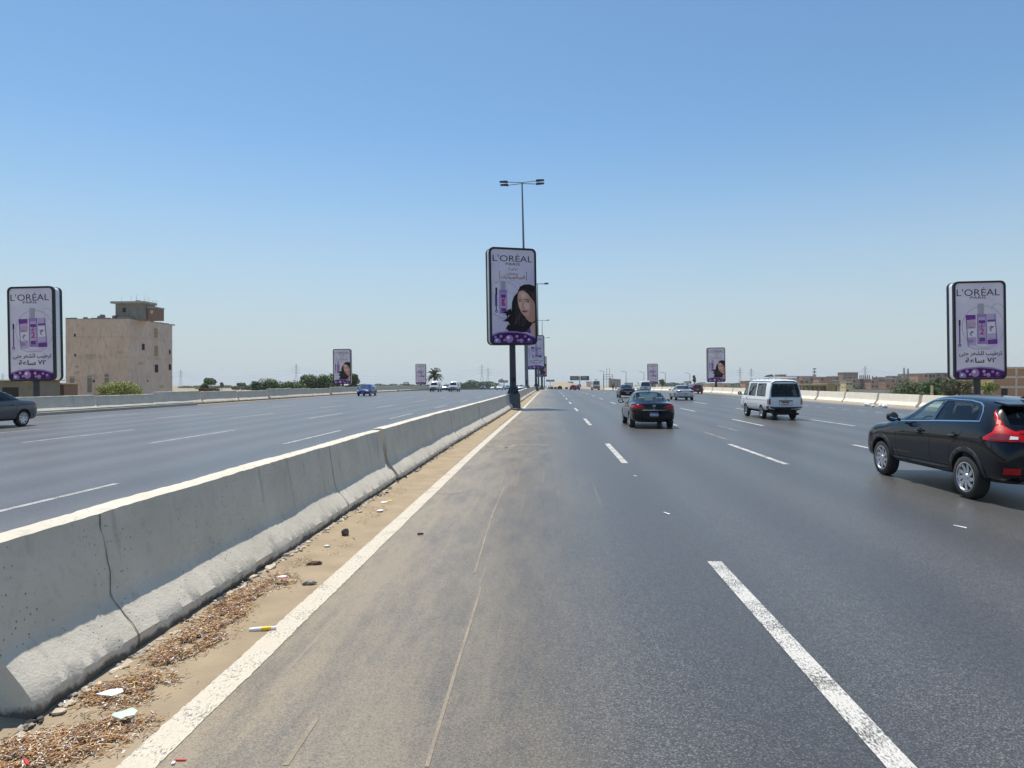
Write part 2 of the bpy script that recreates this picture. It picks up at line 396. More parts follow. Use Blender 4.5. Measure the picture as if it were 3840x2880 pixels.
# ------------------------------------------------------------------ concrete barriers
def barrier_mesh(name, L, step, amp, seed, toe=1.0, H=1.0, breaks=(), bulge=0, gapside=False):
    half = [(.405, 0), (.403, .05), (.40, .10), (.397, .152), (.345, .222), (.295, .283), (.25, .337), (.215, .385), (.197, .43), (.186, .50), (.172, .58), (.16, .66), (.148, .74), (.135, .82), (.120, .90), (.110, .965), (.106, .998), (.05, 1.006), (0, 1.006)]
    prof = half + [(-x, z) for x, z in half[-2::-1]]
    bm = bmesh.new(); n = max(2, int(L / step)); rows = []
    for i in range(n + 1):
        y = L * i / n; row = []
        for x, z in prof:
            k = 1; d = 0
            for bz in breaks:                   # cast joint grooves
                d += .010 * math.exp(-((y - bz - .03 * noise.noise((z * 6, bz, 1))) / .03) ** 2)
            a = amp * (noise.noise((y * .9, z * 1.5, seed)) * 1.2 + noise.noise((y * 5, z * 5, seed + 9)) * .35 + noise.noise((y * 17, z * 17, seed + 3)) * .3)
            e = min(y, L - y)
            if e < .06: a -= .012 * (1 - e / .06)
            zt = z * H + (amp * .7 * noise.noise((y * 1.1, 7, seed)) + amp * .45 * noise.noise((y * 9, 8, seed + x * 9)) + amp * .5 * max(0, noise.noise((y * 3.1, x * 14, seed + 2)) - .35) * -3) * (z > .9)
            if z < .13: a += amp * 1.2 * noise.noise((y * 8, z * 20, seed + 5)) - .03 * max(0, noise.noise((y * 3.5, 0, seed + 6)) + .25) * (z < .08)
            s = 1 if x >= 0 else -1
            xx = x + s * (a - d) if abs(x) > .02 else x
            row.append(bm.verts.new((xx, y, zt - d * .4)))
        rows.append(row)
    for r0, r1 in zip(rows, rows[1:]):
        for i in range(len(prof) - 1): bm.faces.new((r0[i], r1[i], r1[i + 1], r0[i + 1]))
    bm.faces.new(rows[0]); bm.faces.new(rows[-1][::-1])
    bmesh.ops.recalc_face_normals(bm, faces=bm.faces)
    me = bpy.data.meshes.new(name); bm.to_mesh(me); bm.free()
    me.polygons.foreach_set('use_smooth', [True] * len(me.polygons)); me.set_sharp_from_angle(angle=R(33))
    return me
def place(name, me, loc, rz=0, m='concrete'):
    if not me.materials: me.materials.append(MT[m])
    o = bpy.data.objects.new(name, me); C.objects.link(o); o.location = loc; o.rotation_euler = (0, 0, rz); return o
GM = 'concrete barrier sections of the median'
near = [None,
        (3.64, 9.03, (1.0, 6.0), 0, 'long nearest concrete barrier section with two vertical cast cracks and a chipped top edge'),
        (12.76, 8.32, (3.4,), .03, 'second median barrier section, its raised near end standing beside an open joint'),
        (21.14, 7.40, (), .02, 'third median barrier section, dark open joint with stain at its near end'),
        (28.60, 6.60, (), .03, 'fourth median barrier section, between two narrow dark joints'),
        (35.26, 5.60, (), .02, 'fifth median barrier section, just before the short one at the billboard pedestal'),
        (40.92, 5.0, (), .02, 'short median barrier section ending at the near billboard pedestal')]
for i, (y, L, br, dx, lab) in enumerate(near[1:], 1):
    me = barrier_mesh('barrier_near', L, .035 if i < 3 else .15, .011 if i < 4 else .007, i * 13.7, breaks=br, H=1.0 + (.02 if i == 2 else 0))
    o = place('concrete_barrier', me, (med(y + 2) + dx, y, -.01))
    o.rotation_euler.z = -math.atan((med(y + L) - med(y)) / L); tag(o, lab, 'barrier', GM)
    for bz in br:                               # dark cast joint
        bm = bmesh.new(); pf = [(.403, .03), (.402, .15), (.35, .222), (.30, .283), (.255, .337), (.22, .385), (.20, .44), (.19, .5), (.178, .58), (.165, .66), (.152, .74), (.139, .82), (.126, .90), (.115, .99)]; pr = None
        for x, z in pf:
            yy = bz + .03 * noise.noise((z * 6, bz, 1)) + .02 * noise.noise((z * 22, bz, 5)); hw = .0014 + .006 * max(0, noise.noise((z * 12, bz, 9)) + .3); xx = x - .012
            cur = [bm.verts.new((xx, yy - hw, z)), bm.verts.new((xx + .006, yy, z)), bm.verts.new((xx, yy + hw, z))]
            if pr: bm.faces.new((pr[0], pr[1], cur[1], cur[0])); bm.faces.new((pr[1], pr[2], cur[2], cur[1]))
            pr = cur
        link('cast_joint', bm, 'joint_dark', o)
var = [barrier_mesh('barrier_far', 7.5, .5, .012, 50 + k * 7) for k in range(3)]
y = 47.0; k = 0
while y < 340:
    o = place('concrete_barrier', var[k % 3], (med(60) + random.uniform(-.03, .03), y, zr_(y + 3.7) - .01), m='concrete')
    o.rotation_euler = (math.atan((zr_(y + 7.5) - zr_(y)) / 7.5), 0, 0)
    tag(o, 'one of the grey median barrier sections receding beyond the nearest billboard pedestal', 'barrier', GM)
    y += 7.58; k += 1
# right-hand barriers, sunlit and pale
varr = [barrier_mesh('barrier_right', 5.86, .3, .010, 90 + k * 5) for k in range(3)]
y0 = 50.2 - 6.25 * 5; k = 0
while y0 < 330:
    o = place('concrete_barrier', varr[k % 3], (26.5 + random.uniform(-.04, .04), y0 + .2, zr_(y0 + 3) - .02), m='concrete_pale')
    o.scale = (1, 1, .93); o.rotation_euler = (math.atan((zr_(y0 + 6.2) - zr_(y0)) / 6.2), 0, random.uniform(-.006, .006))
    lab = 'one of the pale sunlit barrier sections along the right edge of the highway'
    tag(o, lab, 'barrier', 'pale barrier sections on the right edge'); y0 += 6.25; k += 1
varl = [barrier_mesh('barrier_left', 6.4 + .0 * k, .3, .016, 130 + k * 5, H=[.92, 1.05, .98][k]) for k in range(3)]
y0 = 22.0; k = 0
while y0 < 330:
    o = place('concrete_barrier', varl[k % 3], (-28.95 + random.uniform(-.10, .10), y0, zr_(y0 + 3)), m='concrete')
    o.scale = (1, 1, 1.04); o.rotation_euler = (math.atan((zr_(y0 + 6.2) - zr_(y0)) / 6.2), 0, random.uniform(-.012, .012))
    tag(o, 'one of the shaded grey barrier sections along the far left edge of the highway', 'barrier', 'grey barrier sections on the left edge'); y0 += 6.6; k += 1

# ------------------------------------------------------------------ litter, chips and stones by the barrier
for n_, c_ in (('chip_brown', (.38, .215, .11)), ('chip_tan', (.50, .29, .13)), ('chip_pale', (.62, .52, .38)), ('chip_dark', (.17, .10, .06)), ('chip_white', (.80, .80, .82)), ('chip_orange', (.62, .36, .13))): mat(n_, c_, .8)
def chips(name, zones, seed, label):
    rnd = random.Random(seed); bm = bmesh.new()
    for (cx, cy, rx, ry, ang, n) in zones:
        for _ in range(n):
            a = rnd.uniform(0, 2 * math.pi); r = math.sqrt(rnd.random()) * (1 + .35 * abs(rnd.gauss(0, 1)) * (rnd.random() < .4))
            dx, dy = math.cos(a) * r * rx, math.sin(a) * r * ry
            x = cx + dx * math.cos(ang) - dy * math.sin(ang); y = cy + dx * math.sin(ang) + dy * math.cos(ang)
            if x < med(y) + .43 or x > med(y) + 1.12: continue
            if noise.noise((x * 6, y * 6, 3)) + .9 * noise.noise((x * 15, y * 15, 8)) < rnd.uniform(-.55, .1): continue
            mi = rnd.choices(range(6), (30, 22, 20, 12, 9, 6))[0]
            l = rnd.uniform(.008, .042) * (.55 if mi == 4 else 1); wd = rnd.uniform(.0018, .0055) * (1.5 if mi in (4, 5) else 1); th = rnd.uniform(.001, .004)
            z = .012 + .05 * max(0, (1 - (x - med(y) - .18) / .8)) ** 1.6 + rnd.random() ** 2 * .028
            M = Matrix.Translation((x, y, z)) @ Matrix.Rotation(rnd.gauss(.9, .8), 4, 'Z') @ Matrix.Rotation(rnd.gauss(0, .22), 4, 'Y') @ Matrix.Rotation(rnd.gauss(0, .3), 4, 'X')
            box(bm, -l / 2, l / 2, -wd / 2, wd / 2, -th / 2, th / 2, mi, M)
    o = link(name, bm, ['chip_brown', 'chip_tan', 'chip_pale', 'chip_dark', 'chip_white', 'chip_orange'])
    return tag(o, label, 'debris', kind='stuff')
def Z(px, py, rx, ry, n, ang=0):
    p = gp(px, py, .02); return (p.x, p.y, rx, ry, ang, n)
chips('wood_chips', [Z(120, 2830, .32, .16, 5200, .5), Z(330, 2760, .26, .13, 3600, .6), Z(470, 2600, .22, .17, 2400, .9), Z(560, 2560, .16, .14, 700, 1), Z(10, 2860, .2, .1, 700),
                     Z(720, 2420, .13, .36, 3000, -.25), Z(800, 2340, .12, .38, 3200, -.2), Z(900, 2250, .10, .40, 2400, -.2), Z(980, 2190, .09, .4, 600, -.2), Z(1060, 2180, .13, .22, 500), Z(1130, 2110, .12, .2, 130),
                     Z(1270, 2050, .12, .5, 60), Z(1400, 1930, .12, .7, 110), Z(1500, 1840, .12, .8, 60), Z(1680, 1690, .12, 2, 60)], 3, 'heaps of brown wood chips and cigarette ends drifted on the sand beside the median')
mat('stone', (.30, .27, .235), .9, var=.3, vs=30); mat('stone_dark', (.075, .07, .065), .9, var=.3, vs=30); mat('crust', (.50, .43, .33), .95, var=.25, vs=14)
rnd = random.Random(5); bm = bmesh.new()
y = 2.0
for i in range(1500):
    y = 1.5 + 38 * rnd.random() ** 1.6; x = med(y) + .405 + abs(rnd.gauss(0, .045)); 
    s = rnd.uniform(.004, .024) * (1 if rnd.random() < .93 else 1.8)
    M = Matrix.Translation((x, y, .03 + s * .2)) @ Matrix.Rotation(rnd.uniform(0, 6), 4, 'Z')
    k = bmesh.ops.create_icosphere(bm, subdivisions=1, radius=s, matrix=M @ Matrix.Diagonal((1, rnd.uniform(.6, 2.4), rnd.uniform(.35, .8), 1)))
    mi = rnd.choices((0, 1, 2), (3, 3, 5))[0]
    for v in k['verts']:
        v.co += Vector([rnd.uniform(-.25, .25) * s for _ in range(3)])
        for f in v.link_faces: f.material_index = mi
tag(link('rubble', bm, ['stone', 'stone_dark', 'crust']), 'crumbled mortar and grit along the foot of the median barrier', 'rubble', kind='stuff')
# crust of broken mortar at the toe
bm = bmesh.new(); rnd = random.Random(11); y = 1.2
while y < 40:
    L = rnd.uniform(.05, .22); wd = rnd.uniform(.02, .07); x = med(y) + .42 + rnd.uniform(0, .03)
    pts = [(x + (0 if k < 5 else wd * rnd.uniform(.5, 1.1)), y + L * ((k % 5) / 4 if k < 5 else 1 - (k - 5) / 4) + rnd.uniform(-.01, .01), .024 + rnd.uniform(0, .012) - (.02 if 5 <= k < 10 else 0)) for k in range(10)]
    prism(bm, pts, (0, 0, .012)); y += L + rnd.uniform(.02, .5)
bmesh.ops.recalc_face_normals(bm, faces=bm.faces)
tag(link('mortar_crust', bm, 'crust'), 'broken pale mortar crust lying at the toe of the median barrier', 'rubble', kind='stuff')

mat('paper_white', (.80, .80, .84), .6); mat('paper_mint', (.55, .62, .54), .6); mat('pack_yellow', (.85, .55, .05), .5); mat('red_plastic', (.55, .03, .03), .4); mat('leaf_yellow', (.55, .50, .08), .6); mat('rubber', (.018, .018, .018), .8)
mat('bark_brown', (.16, .095, .06), .9, var=.3, vs=60)
def scrap(name, p, pts, th, m, label, cat, rz=0, curl=.0, rx=0):
    if name == 'bark_piece':
        bm = bmesh.new(); bmesh.ops.create_icosphere(bm, subdivisions=3, radius=1); L = max(a for a, b_ in pts); W = max(b_ for a, b_ in pts)
        for v in bm.verts: v.co *= 1 + .45 * noise.noise(v.co * 1.7 + Vector((p.x * 9, 0, 0))) + .2 * noise.noise(v.co * 5); v.co = Vector((v.co.x * L, v.co.y * W, v.co.z * th * .7))
        o = link(name, bm, m); o.location = (p.x, p.y, p.z + th * .3); o.rotation_euler = (0, 0, rz); return tag(o, label, cat)
    bm = bmesh.new()
    A = []
    fs = prism(bm, [(a, b, curl * (a * a + b * b) * 6 + .012 * curl * math.sin(a * 60)) for a, b in pts], (0, 0, th))
    bmesh.ops.recalc_face_normals(bm, faces=bm.faces)
    bmesh.ops.triangulate(bm, faces=bm.faces)
    o = link(name, bm, m); o.location = p; o.rotation_euler = (rx, 0, rz); return tag(o, label, cat)
scrap('paper_scrap', gp(415, 2600, .05), [(-.07, -.03), (.03, -.045), (.075, .0), (.05, .035), (-.02, .04)], .003, 'paper_white', 'flat white paper scrap lying on wood chips near the bottom left', 'litter', .1, .3, .12)
scrap('paper_scrap', gp(465, 2690, .04), [(-.06, -.02), (-.01, -.015), (.02, -.04), (.06, -.03), (.065, .02), (.03, .045), (-.03, .05), (-.055, .02)], .004, 'paper_mint', 'crumpled pale green paper on wood chips at the bottom left', 'litter', .3, .9, .05)
scrap('yellow_leaf', gp(500, 2562, .05), [(-.025, 0), (-.01, -.012), (.015, -.012), (.03, 0), (.012, .012), (-.012, .012)], .002, 'leaf_yellow', 'small yellow leaf lying just above the white paper scrap', 'leaf', 0, .8)
scrap('red_strip', gp(675, 2850, .004), [(-.03, -.004), (.03, -.007), (.032, .003), (-.028, .006)], .003, 'red_plastic', 'thin red plastic strip on asphalt at the bottom edge', 'litter', .1)
scrap('paper_scrap', gp(650, 2862, .004), [(-.008, -.012), (.008, -.012), (.008, .01), (-.006, .012)], .006, 'paper_white', 'tiny white chip on the asphalt below the red plastic strip', 'litter', .2)
scrap('red_strip', gp(100, 2856, .05), [(-.04, -.005), (.03, -.008), (.035, .004), (-.03, .006)], .003, 'red_plastic', 'orange red plastic sliver among wood chips in the bottom left corner', 'litter', -.7)
scrap('bark_piece', gp(75, 2783, .022), [(-.04, -.012), (.0, -.02), (.045, 0), (.02, .018), (-.02, .012)], .018, 'bark_brown', 'dark brown bark piece alone on the sand at the left edge', 'debris', .4)
scrap('bark_piece', gp(1180, 2118, .012), [(-.07, -.02), (.03, -.03), (.08, 0), (.05, .03), (-.03, .03)], .04, 'bark_brown', 'flat brown bark lump on sand, nearest to the white edge line midway', 'debris', .4)
scrap('bark_piece', gp(1160, 2190, .012), [(-.05, -.02), (.03, -.03), (.06, 0), (.03, .03), (-.03, .03)], .035, 'stone', 'grey brown clod at the right end of the wood chip heap', 'debris', .4)
scrap('paper_scrap', gp(1050, 2170, .06), [(-.06, -.02), (.02, -.03), (.07, .0), (.03, .03), (-.04, .03)], .006, 'paper_white', 'white wrapper with red print on the upper wood chip heap', 'litter', .3, .8)
scrap('red_strip', gp(1065, 2168, .075), [(-.03, -.01), (.02, -.012), (.025, .008), (-.02, .01)], .003, 'red_plastic', 'small red scrap lying on the white wrapper on the upper chip heap', 'litter', .3)
for (px, py, s, m, lab) in [(1440, 1885, .07, 'paper_white', 'white litter scrap beside the barrier joint, left of a yellow one'), (1462, 1879, .055, 'pack_yellow', 'small orange yellow scrap beside two white ones near the barrier'), (1425, 1916, .06, 'paper_white', 'round white plastic lid on sand, nearest of the bright scraps by the joint'), (1225, 2049, .04, 'paper_mint', 'little pale grey scrap on the sand beside the long near barrier')]:
    scrap('paper_scrap', gp(px, py, .02), [(s * math.cos(t) * random.uniform(.7, 1.1), .8 * s * math.sin(t) * random.uniform(.7, 1.1)) for t in [k * math.pi / 4 for k in range(8)]], .012, m, lab, 'litter', random.random())
# long packet by the edge line
t = tag(empty('snack_packet', gp(985, 2358, .016), .28), 'white and yellow snack packet tube lying against the white edge line', 'litter')
bm = bmesh.new(); lathe(bm, [(.004, -.1), (.014, -.095), (.017, -.05), (.016, .05), (.013, .095), (.003, .1)], 12); link('wrapper', bm, 'paper_white', t, True)
bm = bmesh.new(); lathe(bm, [(.0178, -.01), (.0182, .01), (.0176, .06), (.0168, .062)], 12); link('yellow_band', bm, 'pack_yellow', t, True)
bm = bmesh.new(); bmesh.ops.create_icosphere(bm, subdivisions=2, radius=.05)
for v in bm.verts: v.co *= 1 + .35 * noise.noise(v.co * 30); v.co.z *= 1.1
o = link('stone', bm, 'stone_dark'); o.location = gp(1296, 1998, .045); tag(o, 'dark pointed stone standing on the sand beside the long near barrier', 'stone')
bm = bmesh.new()
for k in range(18):
    a, b = R(20 + k * 17), R(20 + (k + 1) * 17); beam(bm, (.035 * math.cos(a), .035 * math.sin(a), .008), (.035 * math.cos(b), .035 * math.sin(b), .008), .007)
o = link('rubber_ring', bm, 'rubber'); o.location = gp(1577, 2004, .004); tag(o, 'small broken black rubber ring on the dusty asphalt', 'litter')
for (px, py, s, lab) in [(2500, 1925, .06, 'thin white sliver on dark asphalt left of the long near dash, farther one'), (2382, 1785, .05, 'tiny white fleck on the asphalt between first and second lane dashes'), (3600, 1975, .07, 'pale fleck on the asphalt below the black crossover'), (1800, 1626, .06, 'tiny pale pebble on the dusty lane beside the edge line far ahead')]:
    scrap('litter_fleck', gp(px, py, .004), [(-.3 * s, -1.5 * s), (.25 * s, -1.1 * s), (.1 * s, 1.4 * s), (-.15 * s, 1.2 * s)], .006, 'paper_white', lab, 'litter', .4)
for i, (px, py) in enumerate([(3253, 1517), (3275, 1521), (3299, 1521), (3316, 1523)]):
    bm = bmesh.new(); bmesh.ops.create_icosphere(bm, subdivisions=2, radius=.22 if i in (0, 3) else .13)
    for v in bm.verts: v.co *= 1 + .4 * noise.noise(v.co * 5 + Vector((i, 0, 0))); v.co.z *= .7
    o = link('plastic_bag', bm, 'paper_white', smooth=True); o.location = gp(px, py, .12)
    tag(o, ['large crumpled white bag, leftmost of the four against the right barrier', 'smallest white bag scrap, second from left by the right barrier', 'white bag, third from left of the row by the right barrier', 'crumpled white bag, rightmost of the row by the right barrier'][i], 'bag', 'white bags by the right barrier')

# ------------------------------------------------------------------ arabic lettering helper
AR = {'ا': (0xFE8D, 2), 'ب': (0xFE8F, 4), 'ة': (0xFE93, 2), 'ت': (0xFE95, 4), 'ح': (0xFEA1, 4), 'ر': (0xFEAD, 2), 'س': (0xFEB1, 4), 'ش': (0xFEB5, 4), 'ض': (0xFEBD, 4), 'ط': (0xFEC1, 4), 'ع': (0xFEC9, 4),
      'ك': (0xFED9, 4), 'ل': (0xFEDD, 4), 'م': (0xFEE1, 4), 'ن': (0xFEE5, 4), 'ه': (0xFEE9, 4), 'و': (0xFEED, 2), 'ى': (0xFEEF, 2), 'ي': (0xFEF1, 4)}
def shape_ar(s):
    out = []
    for i, ch in enumerate(s):
        if ch not in AR: out.append(ch); continue
        b, n = AR[ch]
        pj = i > 0 and s[i - 1] in AR and AR[s[i - 1]][1] == 4
        nj = n == 4 and i + 1 < len(s) and s[i + 1] in AR
        k = 3 if (pj and nj) else 2 if nj else 1 if pj else 0
        out.append(chr(b + k))
    res = ''.join(out)[::-1]
    return res
TXT = {}
def text_geo(s, bold=0):
    key = (s, bold)
    if key in TXT: return TXT[key]
    c = bpy.data.curves.new('lettering_curve', 'FONT'); c.body = s; c.resolution_u = 3; c.offset = bold; c.fill_mode = 'FRONT'
    o = bpy.data.objects.new('lettering_curve', c); C.objects.link(o)
    dg = bpy.context.evaluated_depsgraph_get(); dg.update()
    me = o.evaluated_get(dg).to_mesh()
    vs = [v.co.copy() for v in me.vertices]; fs = [tuple(p.vertices) for p in me.polygons]
    bpy.data.objects.remove(o); bpy.data.curves.remove(c)
    x0, x1 = min(v.x for v in vs), max(v.x for v in vs); z0, z1 = min(v.y for v in vs), max(v.y for v in vs)
    TXT[key] = ([((v.x - x0) / (x1 - x0), (v.y - z0) / (z1 - z0)) for v in vs], fs); return TXT[key]
def put_text(bm, s, u0, u1, v0, v1, F, mi=0, bold=0):
    vs, fs = text_geo(s, bold); V = [bm.verts.new(F(u0 + (u1 - u0) * a, v0 + (v1 - v0) * b)) for a, b in vs]
    for f in fs:
        try: bm.faces.new([V[i] for i in f]).material_index = mi
        except ValueError: pass

# ------------------------------------------------------------------ billboards
mat('sign_frame', (.012, .014, .022), .4, spec=.25); mat('sign_side', (.72, .75, .78), .25); mat('sign_pole', (.035, .042, .055), .5, .3, var=.15, vs=3)
def lilac():
    m, t, p = nodes_of('poster_lilac'); tc = N(t, "ShaderNodeTexCoord").outputs['Object']
    n1 = noise_(t, tc, .55, 3); c = mixc(t, mapr(t, n1, .35, .7, 0, 1), (.62, .56, .72), (.76, .72, .81))
    t.links.new(c, p.inputs['Base Color']); p.inputs['Roughness'].default_value = .45; p.inputs['Specular IOR Level'].default_value = .2; MT['poster_lilac'] = m
lilac()
PC = {'hair_light': (.12, .075, .07), 'ink': (.03, .022, .035), 'hair': (.012, .009, .012), 'skin': (.66, .38, .30), 'skin_warm': (.54, .28, .22), 'lip': (.36, .08, .10), 'brow': (.05, .03, .03), 'white_soft': (.72, .70, .76), 'purple': (.17, .05, .30), 'purple_deep': (.06, .012, .12),
      'violet': (.36, .22, .52), 'violet_pale': (.50, .41, .62), 'skin_light': (.78, .50, .42), 'magenta': (.50, .06, .25), 'rust': (.36, .09, .06), 'bubble': (.42, .22, .50), 'ring': (.45, .38, .55), 'peach': (.60, .33, .42), 'grey_cap': (.40, .38, .44)}
PK = list(PC)
for k_, c_ in PC.items(): mat('print_' + k_, c_, .55, spec=.12)
PM = ['print_' + k_ for k_ in PK]
def ci(n): return PK.index(n)
SW, SH, SD = 3.46, 6.75, .86                  # cabinet width, height, depth
def make_billboard(kind, bottom, polev):
    t = empty('billboard')
    z0 = bottom
    def rr(w, h, r, n=5):
        pts = []
        for cx, cy, a0 in ((w / 2 - r, h - r, 0), (-w / 2 + r, h - r, 90), (-w / 2 + r, r, 180), (w / 2 - r, r, 270)):
            for i in range(n + 1):
                a = R(a0 + 90 * i / n); pts.append((cx + r * math.cos(a), cy + r * math.sin(a)))
        return pts
    bm = bmesh.new()
    prism(bm, [(x, -SD / 2 + .2, z0 + z) for x, z in rr(SW - .08, SH - .08, .30)], (0, SD - .4, 0))
    for v in bm.verts: v.co.z += .04
    bmesh.ops.recalc_face_normals(bm, faces=bm.faces); link('cabinet', bm, 'sign_side', t, True)
    for s in (-1, 1):                          # front and back rims
        bm = bmesh.new(); o_ = rr(SW, SH, .34); i_ = rr(SW - .26, SH - .26, .24); i_ = [(x, z + .13) for x, z in i_]
        ya, yb = s * SD / 2, s * (SD / 2 - .20); n = len(o_)
        A = [bm.verts.new((x, ya, z0 + z)) for x, z in o_]; B = [bm.verts.new((x, yb, z0 + z)) for x, z in o_]; I = [bm.verts.new((x, ya, z0 + z)) for x, z in i_]; J = [bm.verts.new((x, ya - s * .06, z0 + z)) for x, z in i_]
        for k in range(n):
            l = (k + 1) % n
            for q in ((A[k], A[l], B[l], B[k]), (A[k], A[l], I[l], I[k]), (I[k], I[l], J[l], J[k])): bm.faces.new(q)
        bm.faces.new(B); bmesh.ops.recalc_face_normals(bm, faces=bm.faces); link('frame', bm, 'sign_frame', t)
    yf = -SD / 2 + .05
    bm = bmesh.new(); bm.faces.new([bm.verts.new((x, yf, z0 + z + .12)) for x, z in rr(SW - .24, SH - .24, .22)]); pst = link('poster', bm, 'poster_lilac', t)
    bm = bmesh.new(); bm.faces.new([bm.verts.new((x, -yf, z0 + z + .12)) for x, z in rr(SW - .24, SH - .24, .22)][::-1]); link('poster', bm, 'poster_lilac', t)
    PW, PH = SW - .28, SH - .28
    def F(L): return lambda u, v: Vector(((u - .5) * PW, yf - .003 * L, z0 + .14 + (1 - v) * PH))
    bm = bmesh.new()                           # headline
    if kind == 'A':
        U = lambda x: (x - 162) / 393.; V = lambda y: (y - 110) / 875.
    else:
        U = lambda x: (x - 697) / 328.; V = lambda y: (y - 122) / 655.
    def text(bm_, s, xa, xb, ya, yb, c, bold=0): put_text(bm_, s, U(xa), U(xb), V(yb), V(ya), F(3), ci(c), bold)
    def T(bm_, s, xa, xb, ya, yb, c, bold=0): put_text(bm_, s, U(xa), U(xb), V(yb), V(ya), F(3), ci(c), bold)
    if kind == 'A':
        T(bm, "L'OR\u00c9AL", 178, 537, 150, 222, 'ink', -.004); T(bm, "PARIS", 294, 422, 233, 257, 'ink')
    else:
        T(bm, "L'OR\u00c9AL", 706, 1000, 152, 210, 'ink', -.004); T(bm, "PARIS", 800, 905, 214, 231, 'ink')
    link('headline', bm, PM, pst)
    bm = bmesh.new()
    if kind == 'A':
        T(bm, shape_ar('تركيبة'), 316, 403, 277, 306, 'ink'); T(bm, shape_ar('بحمض'), 298, 405, 322, 352, 'rust', .01); T(bm, shape_ar('الهيالورونيك'), 250, 468, 352, 388, 'rust', .01)
        for x0, x1, d in ((235, 243, 1), (477, 485, -1)):
            for a, b, c_, d_ in ((x0 if d > 0 else x1 - 4, x0 + 4 if d > 0 else x1, 318, 388), (x0, x1, 314, 319), (x0, x1, 386, 391)):
                poly(bm, [F(2)(U(a), V(c_)), F(2)(U(b), V(c_)), F(2)(U(b), V(d_)), F(2)(U(a), V(d_))], ci('rust'))
    else:
        T(bm, shape_ar('ترطيب للشعر حتى'), 718, 1010, 592, 632, 'ink', .012); T(bm, shape_ar('ساعة'), 760, 890, 638, 676, 'ink', .02); T(bm, '\u0667\u0662', 908, 968, 640, 674, 'ink', .02)
    link('slogan', bm, PM, pst)
    bm = bmesh.new()
    def P(pts, L, c):
        if min(U(q[0]) for q in pts) < -.005 or max(U(q[0]) for q in pts) > 1.005: return
        poly(bm, [F(L)(U(x), V(y)) for x, y in pts], ci(c))
    def Rt(x0, y0, x1, y1, L, c): P([(x0, y0), (x1, y0), (x1, y1), (x0, y1)], L, c)
    def disc(cx, cy, r, L, c, n=20, ry=None): P([(cx + r * math.cos(2 * math.pi * k / n), cy + (ry or r) * math.sin(2 * math.pi * k / n)) for k in range(n)], L, c)
    def ring(cx, cy, r, wd, L, c, a0=0, a1=360, n=40):
        for k in range(n):
            a, b = R(a0 + (a1 - a0) * k / n), R(a0 + (a1 - a0) * (k + 1) / n)
            P([(cx + rr_ * math.cos(t_), cy + rr_ * math.sin(t_)) for rr_, t_ in ((r, a), (r, b), (r + wd, b), (r + wd, a))], L, c)
    if kind == 'A':
        ring(270, 560, 150, 4, 1, 'ring', 150, 330); ring(360, 460, 60, 3, 1, 'ring')
        ring(250, 640, 120, 5, 1, 'ring', 20, 110); P([(170, 705), (250, 745), (330, 735), (330, 742), (250, 755), (170, 715)], 2, 'violet_pale')
        Rt(176, 432, 232, 520, 2, 'white_soft'); Rt(197, 470, 213, 535, 4, 'ink'); Rt(193, 535, 212, 640, 3, 'purple'); P([(198, 640), (207, 640), (205, 690), (200, 690)], 4, 'ink'); disc(203, 692, 13, 4, 'purple'); disc(203, 694, 6, 5, 'white_soft')
        Rt(246, 408, 288, 490, 2, 'grey_cap'); Rt(248, 408, 262, 490, 3, 'ring'); Rt(231, 488, 302, 712, 2, 'violet'); Rt(238, 520, 296, 690, 3, 'violet_pale')
        Rt(246, 530, 290, 565, 4, 'purple'); P([(250, 575), (286, 570), (262, 640), (250, 640)], 4, 'magenta'); P([(256, 600), (284, 612), (286, 640), (262, 640)], 5, 'magenta'); Rt(246, 660, 290, 690, 4, 'purple')
        P([(405, 490), (420, 455), (460, 433), (510, 430), (555, 447), (555, 795), (530, 800), (505, 840), (488, 884), (315, 884), (288, 845), (322, 812), (296, 770), (325, 720), (342, 670), (345, 605), (365, 545), (395, 515)], 4, 'hair')
        for k in range(13):                     # strands of loose hair
            x_ = 330 + k * 15; q_ = [(x_ + 70 - k * 3 + 10 * math.sin(j * 1.1 + k), 470 + 42 * j + k * 4) for j in range(9 if k < 9 else 4)]
            q_ = [(min(552, x - (j * 9 if k < 8 else 0) + 30), y) for j, (x, y) in enumerate(q_) if y < 875]
            for (xa_, ya_), (xb_, yb_) in zip(q_, q_[1:]): P([(xa_, ya_), (xa_ + 3, ya_), (xb_ + 3, yb_), (xb_, yb_)], 4.5, 'hair_light')
        for x_, y_, dx_, dy_ in ((325, 705, -75, 18), (318, 740, -60, 40), (300, 815, -22, 62), (318, 870, -40, 12), (338, 690, -90, -6), (300, 770, -50, 8)): P([(x_ + 12, y_ - 14), (x_ + dx_ * .5, y_ + dy_ * .35 + 8), (x_ + dx_, y_ + dy_), (x_ + dx_ * .4, y_ + dy_ * .5 + 12), (x_ + 12, y_ + 16)], 4, 'hair')
        P([(300, 750), (330, 700), (290, 690), (250, 700), (290, 712)], 4, 'hair'); P([(340, 660), (300, 680), (262, 686), (330, 692)], 4, 'hair')
        P([(455, 728), (520, 700), (556, 655), (556, 775), (530, 790), (500, 786), (478, 762)], 5, 'skin_warm')
        P([(400, 525), (412, 500), (440, 490), (462, 498), (490, 520), (520, 560), (545, 590), (554, 620), (554, 670), (530, 705), (500, 730), (470, 737), (448, 722), (425, 690), (408, 650), (399, 605), (396, 565)], 6, 'skin')
        P([(500, 540), (520, 560), (545, 590), (554, 620), (554, 670), (530, 705), (500, 730), (505, 690), (515, 640), (512, 590)], 7, 'skin_warm')
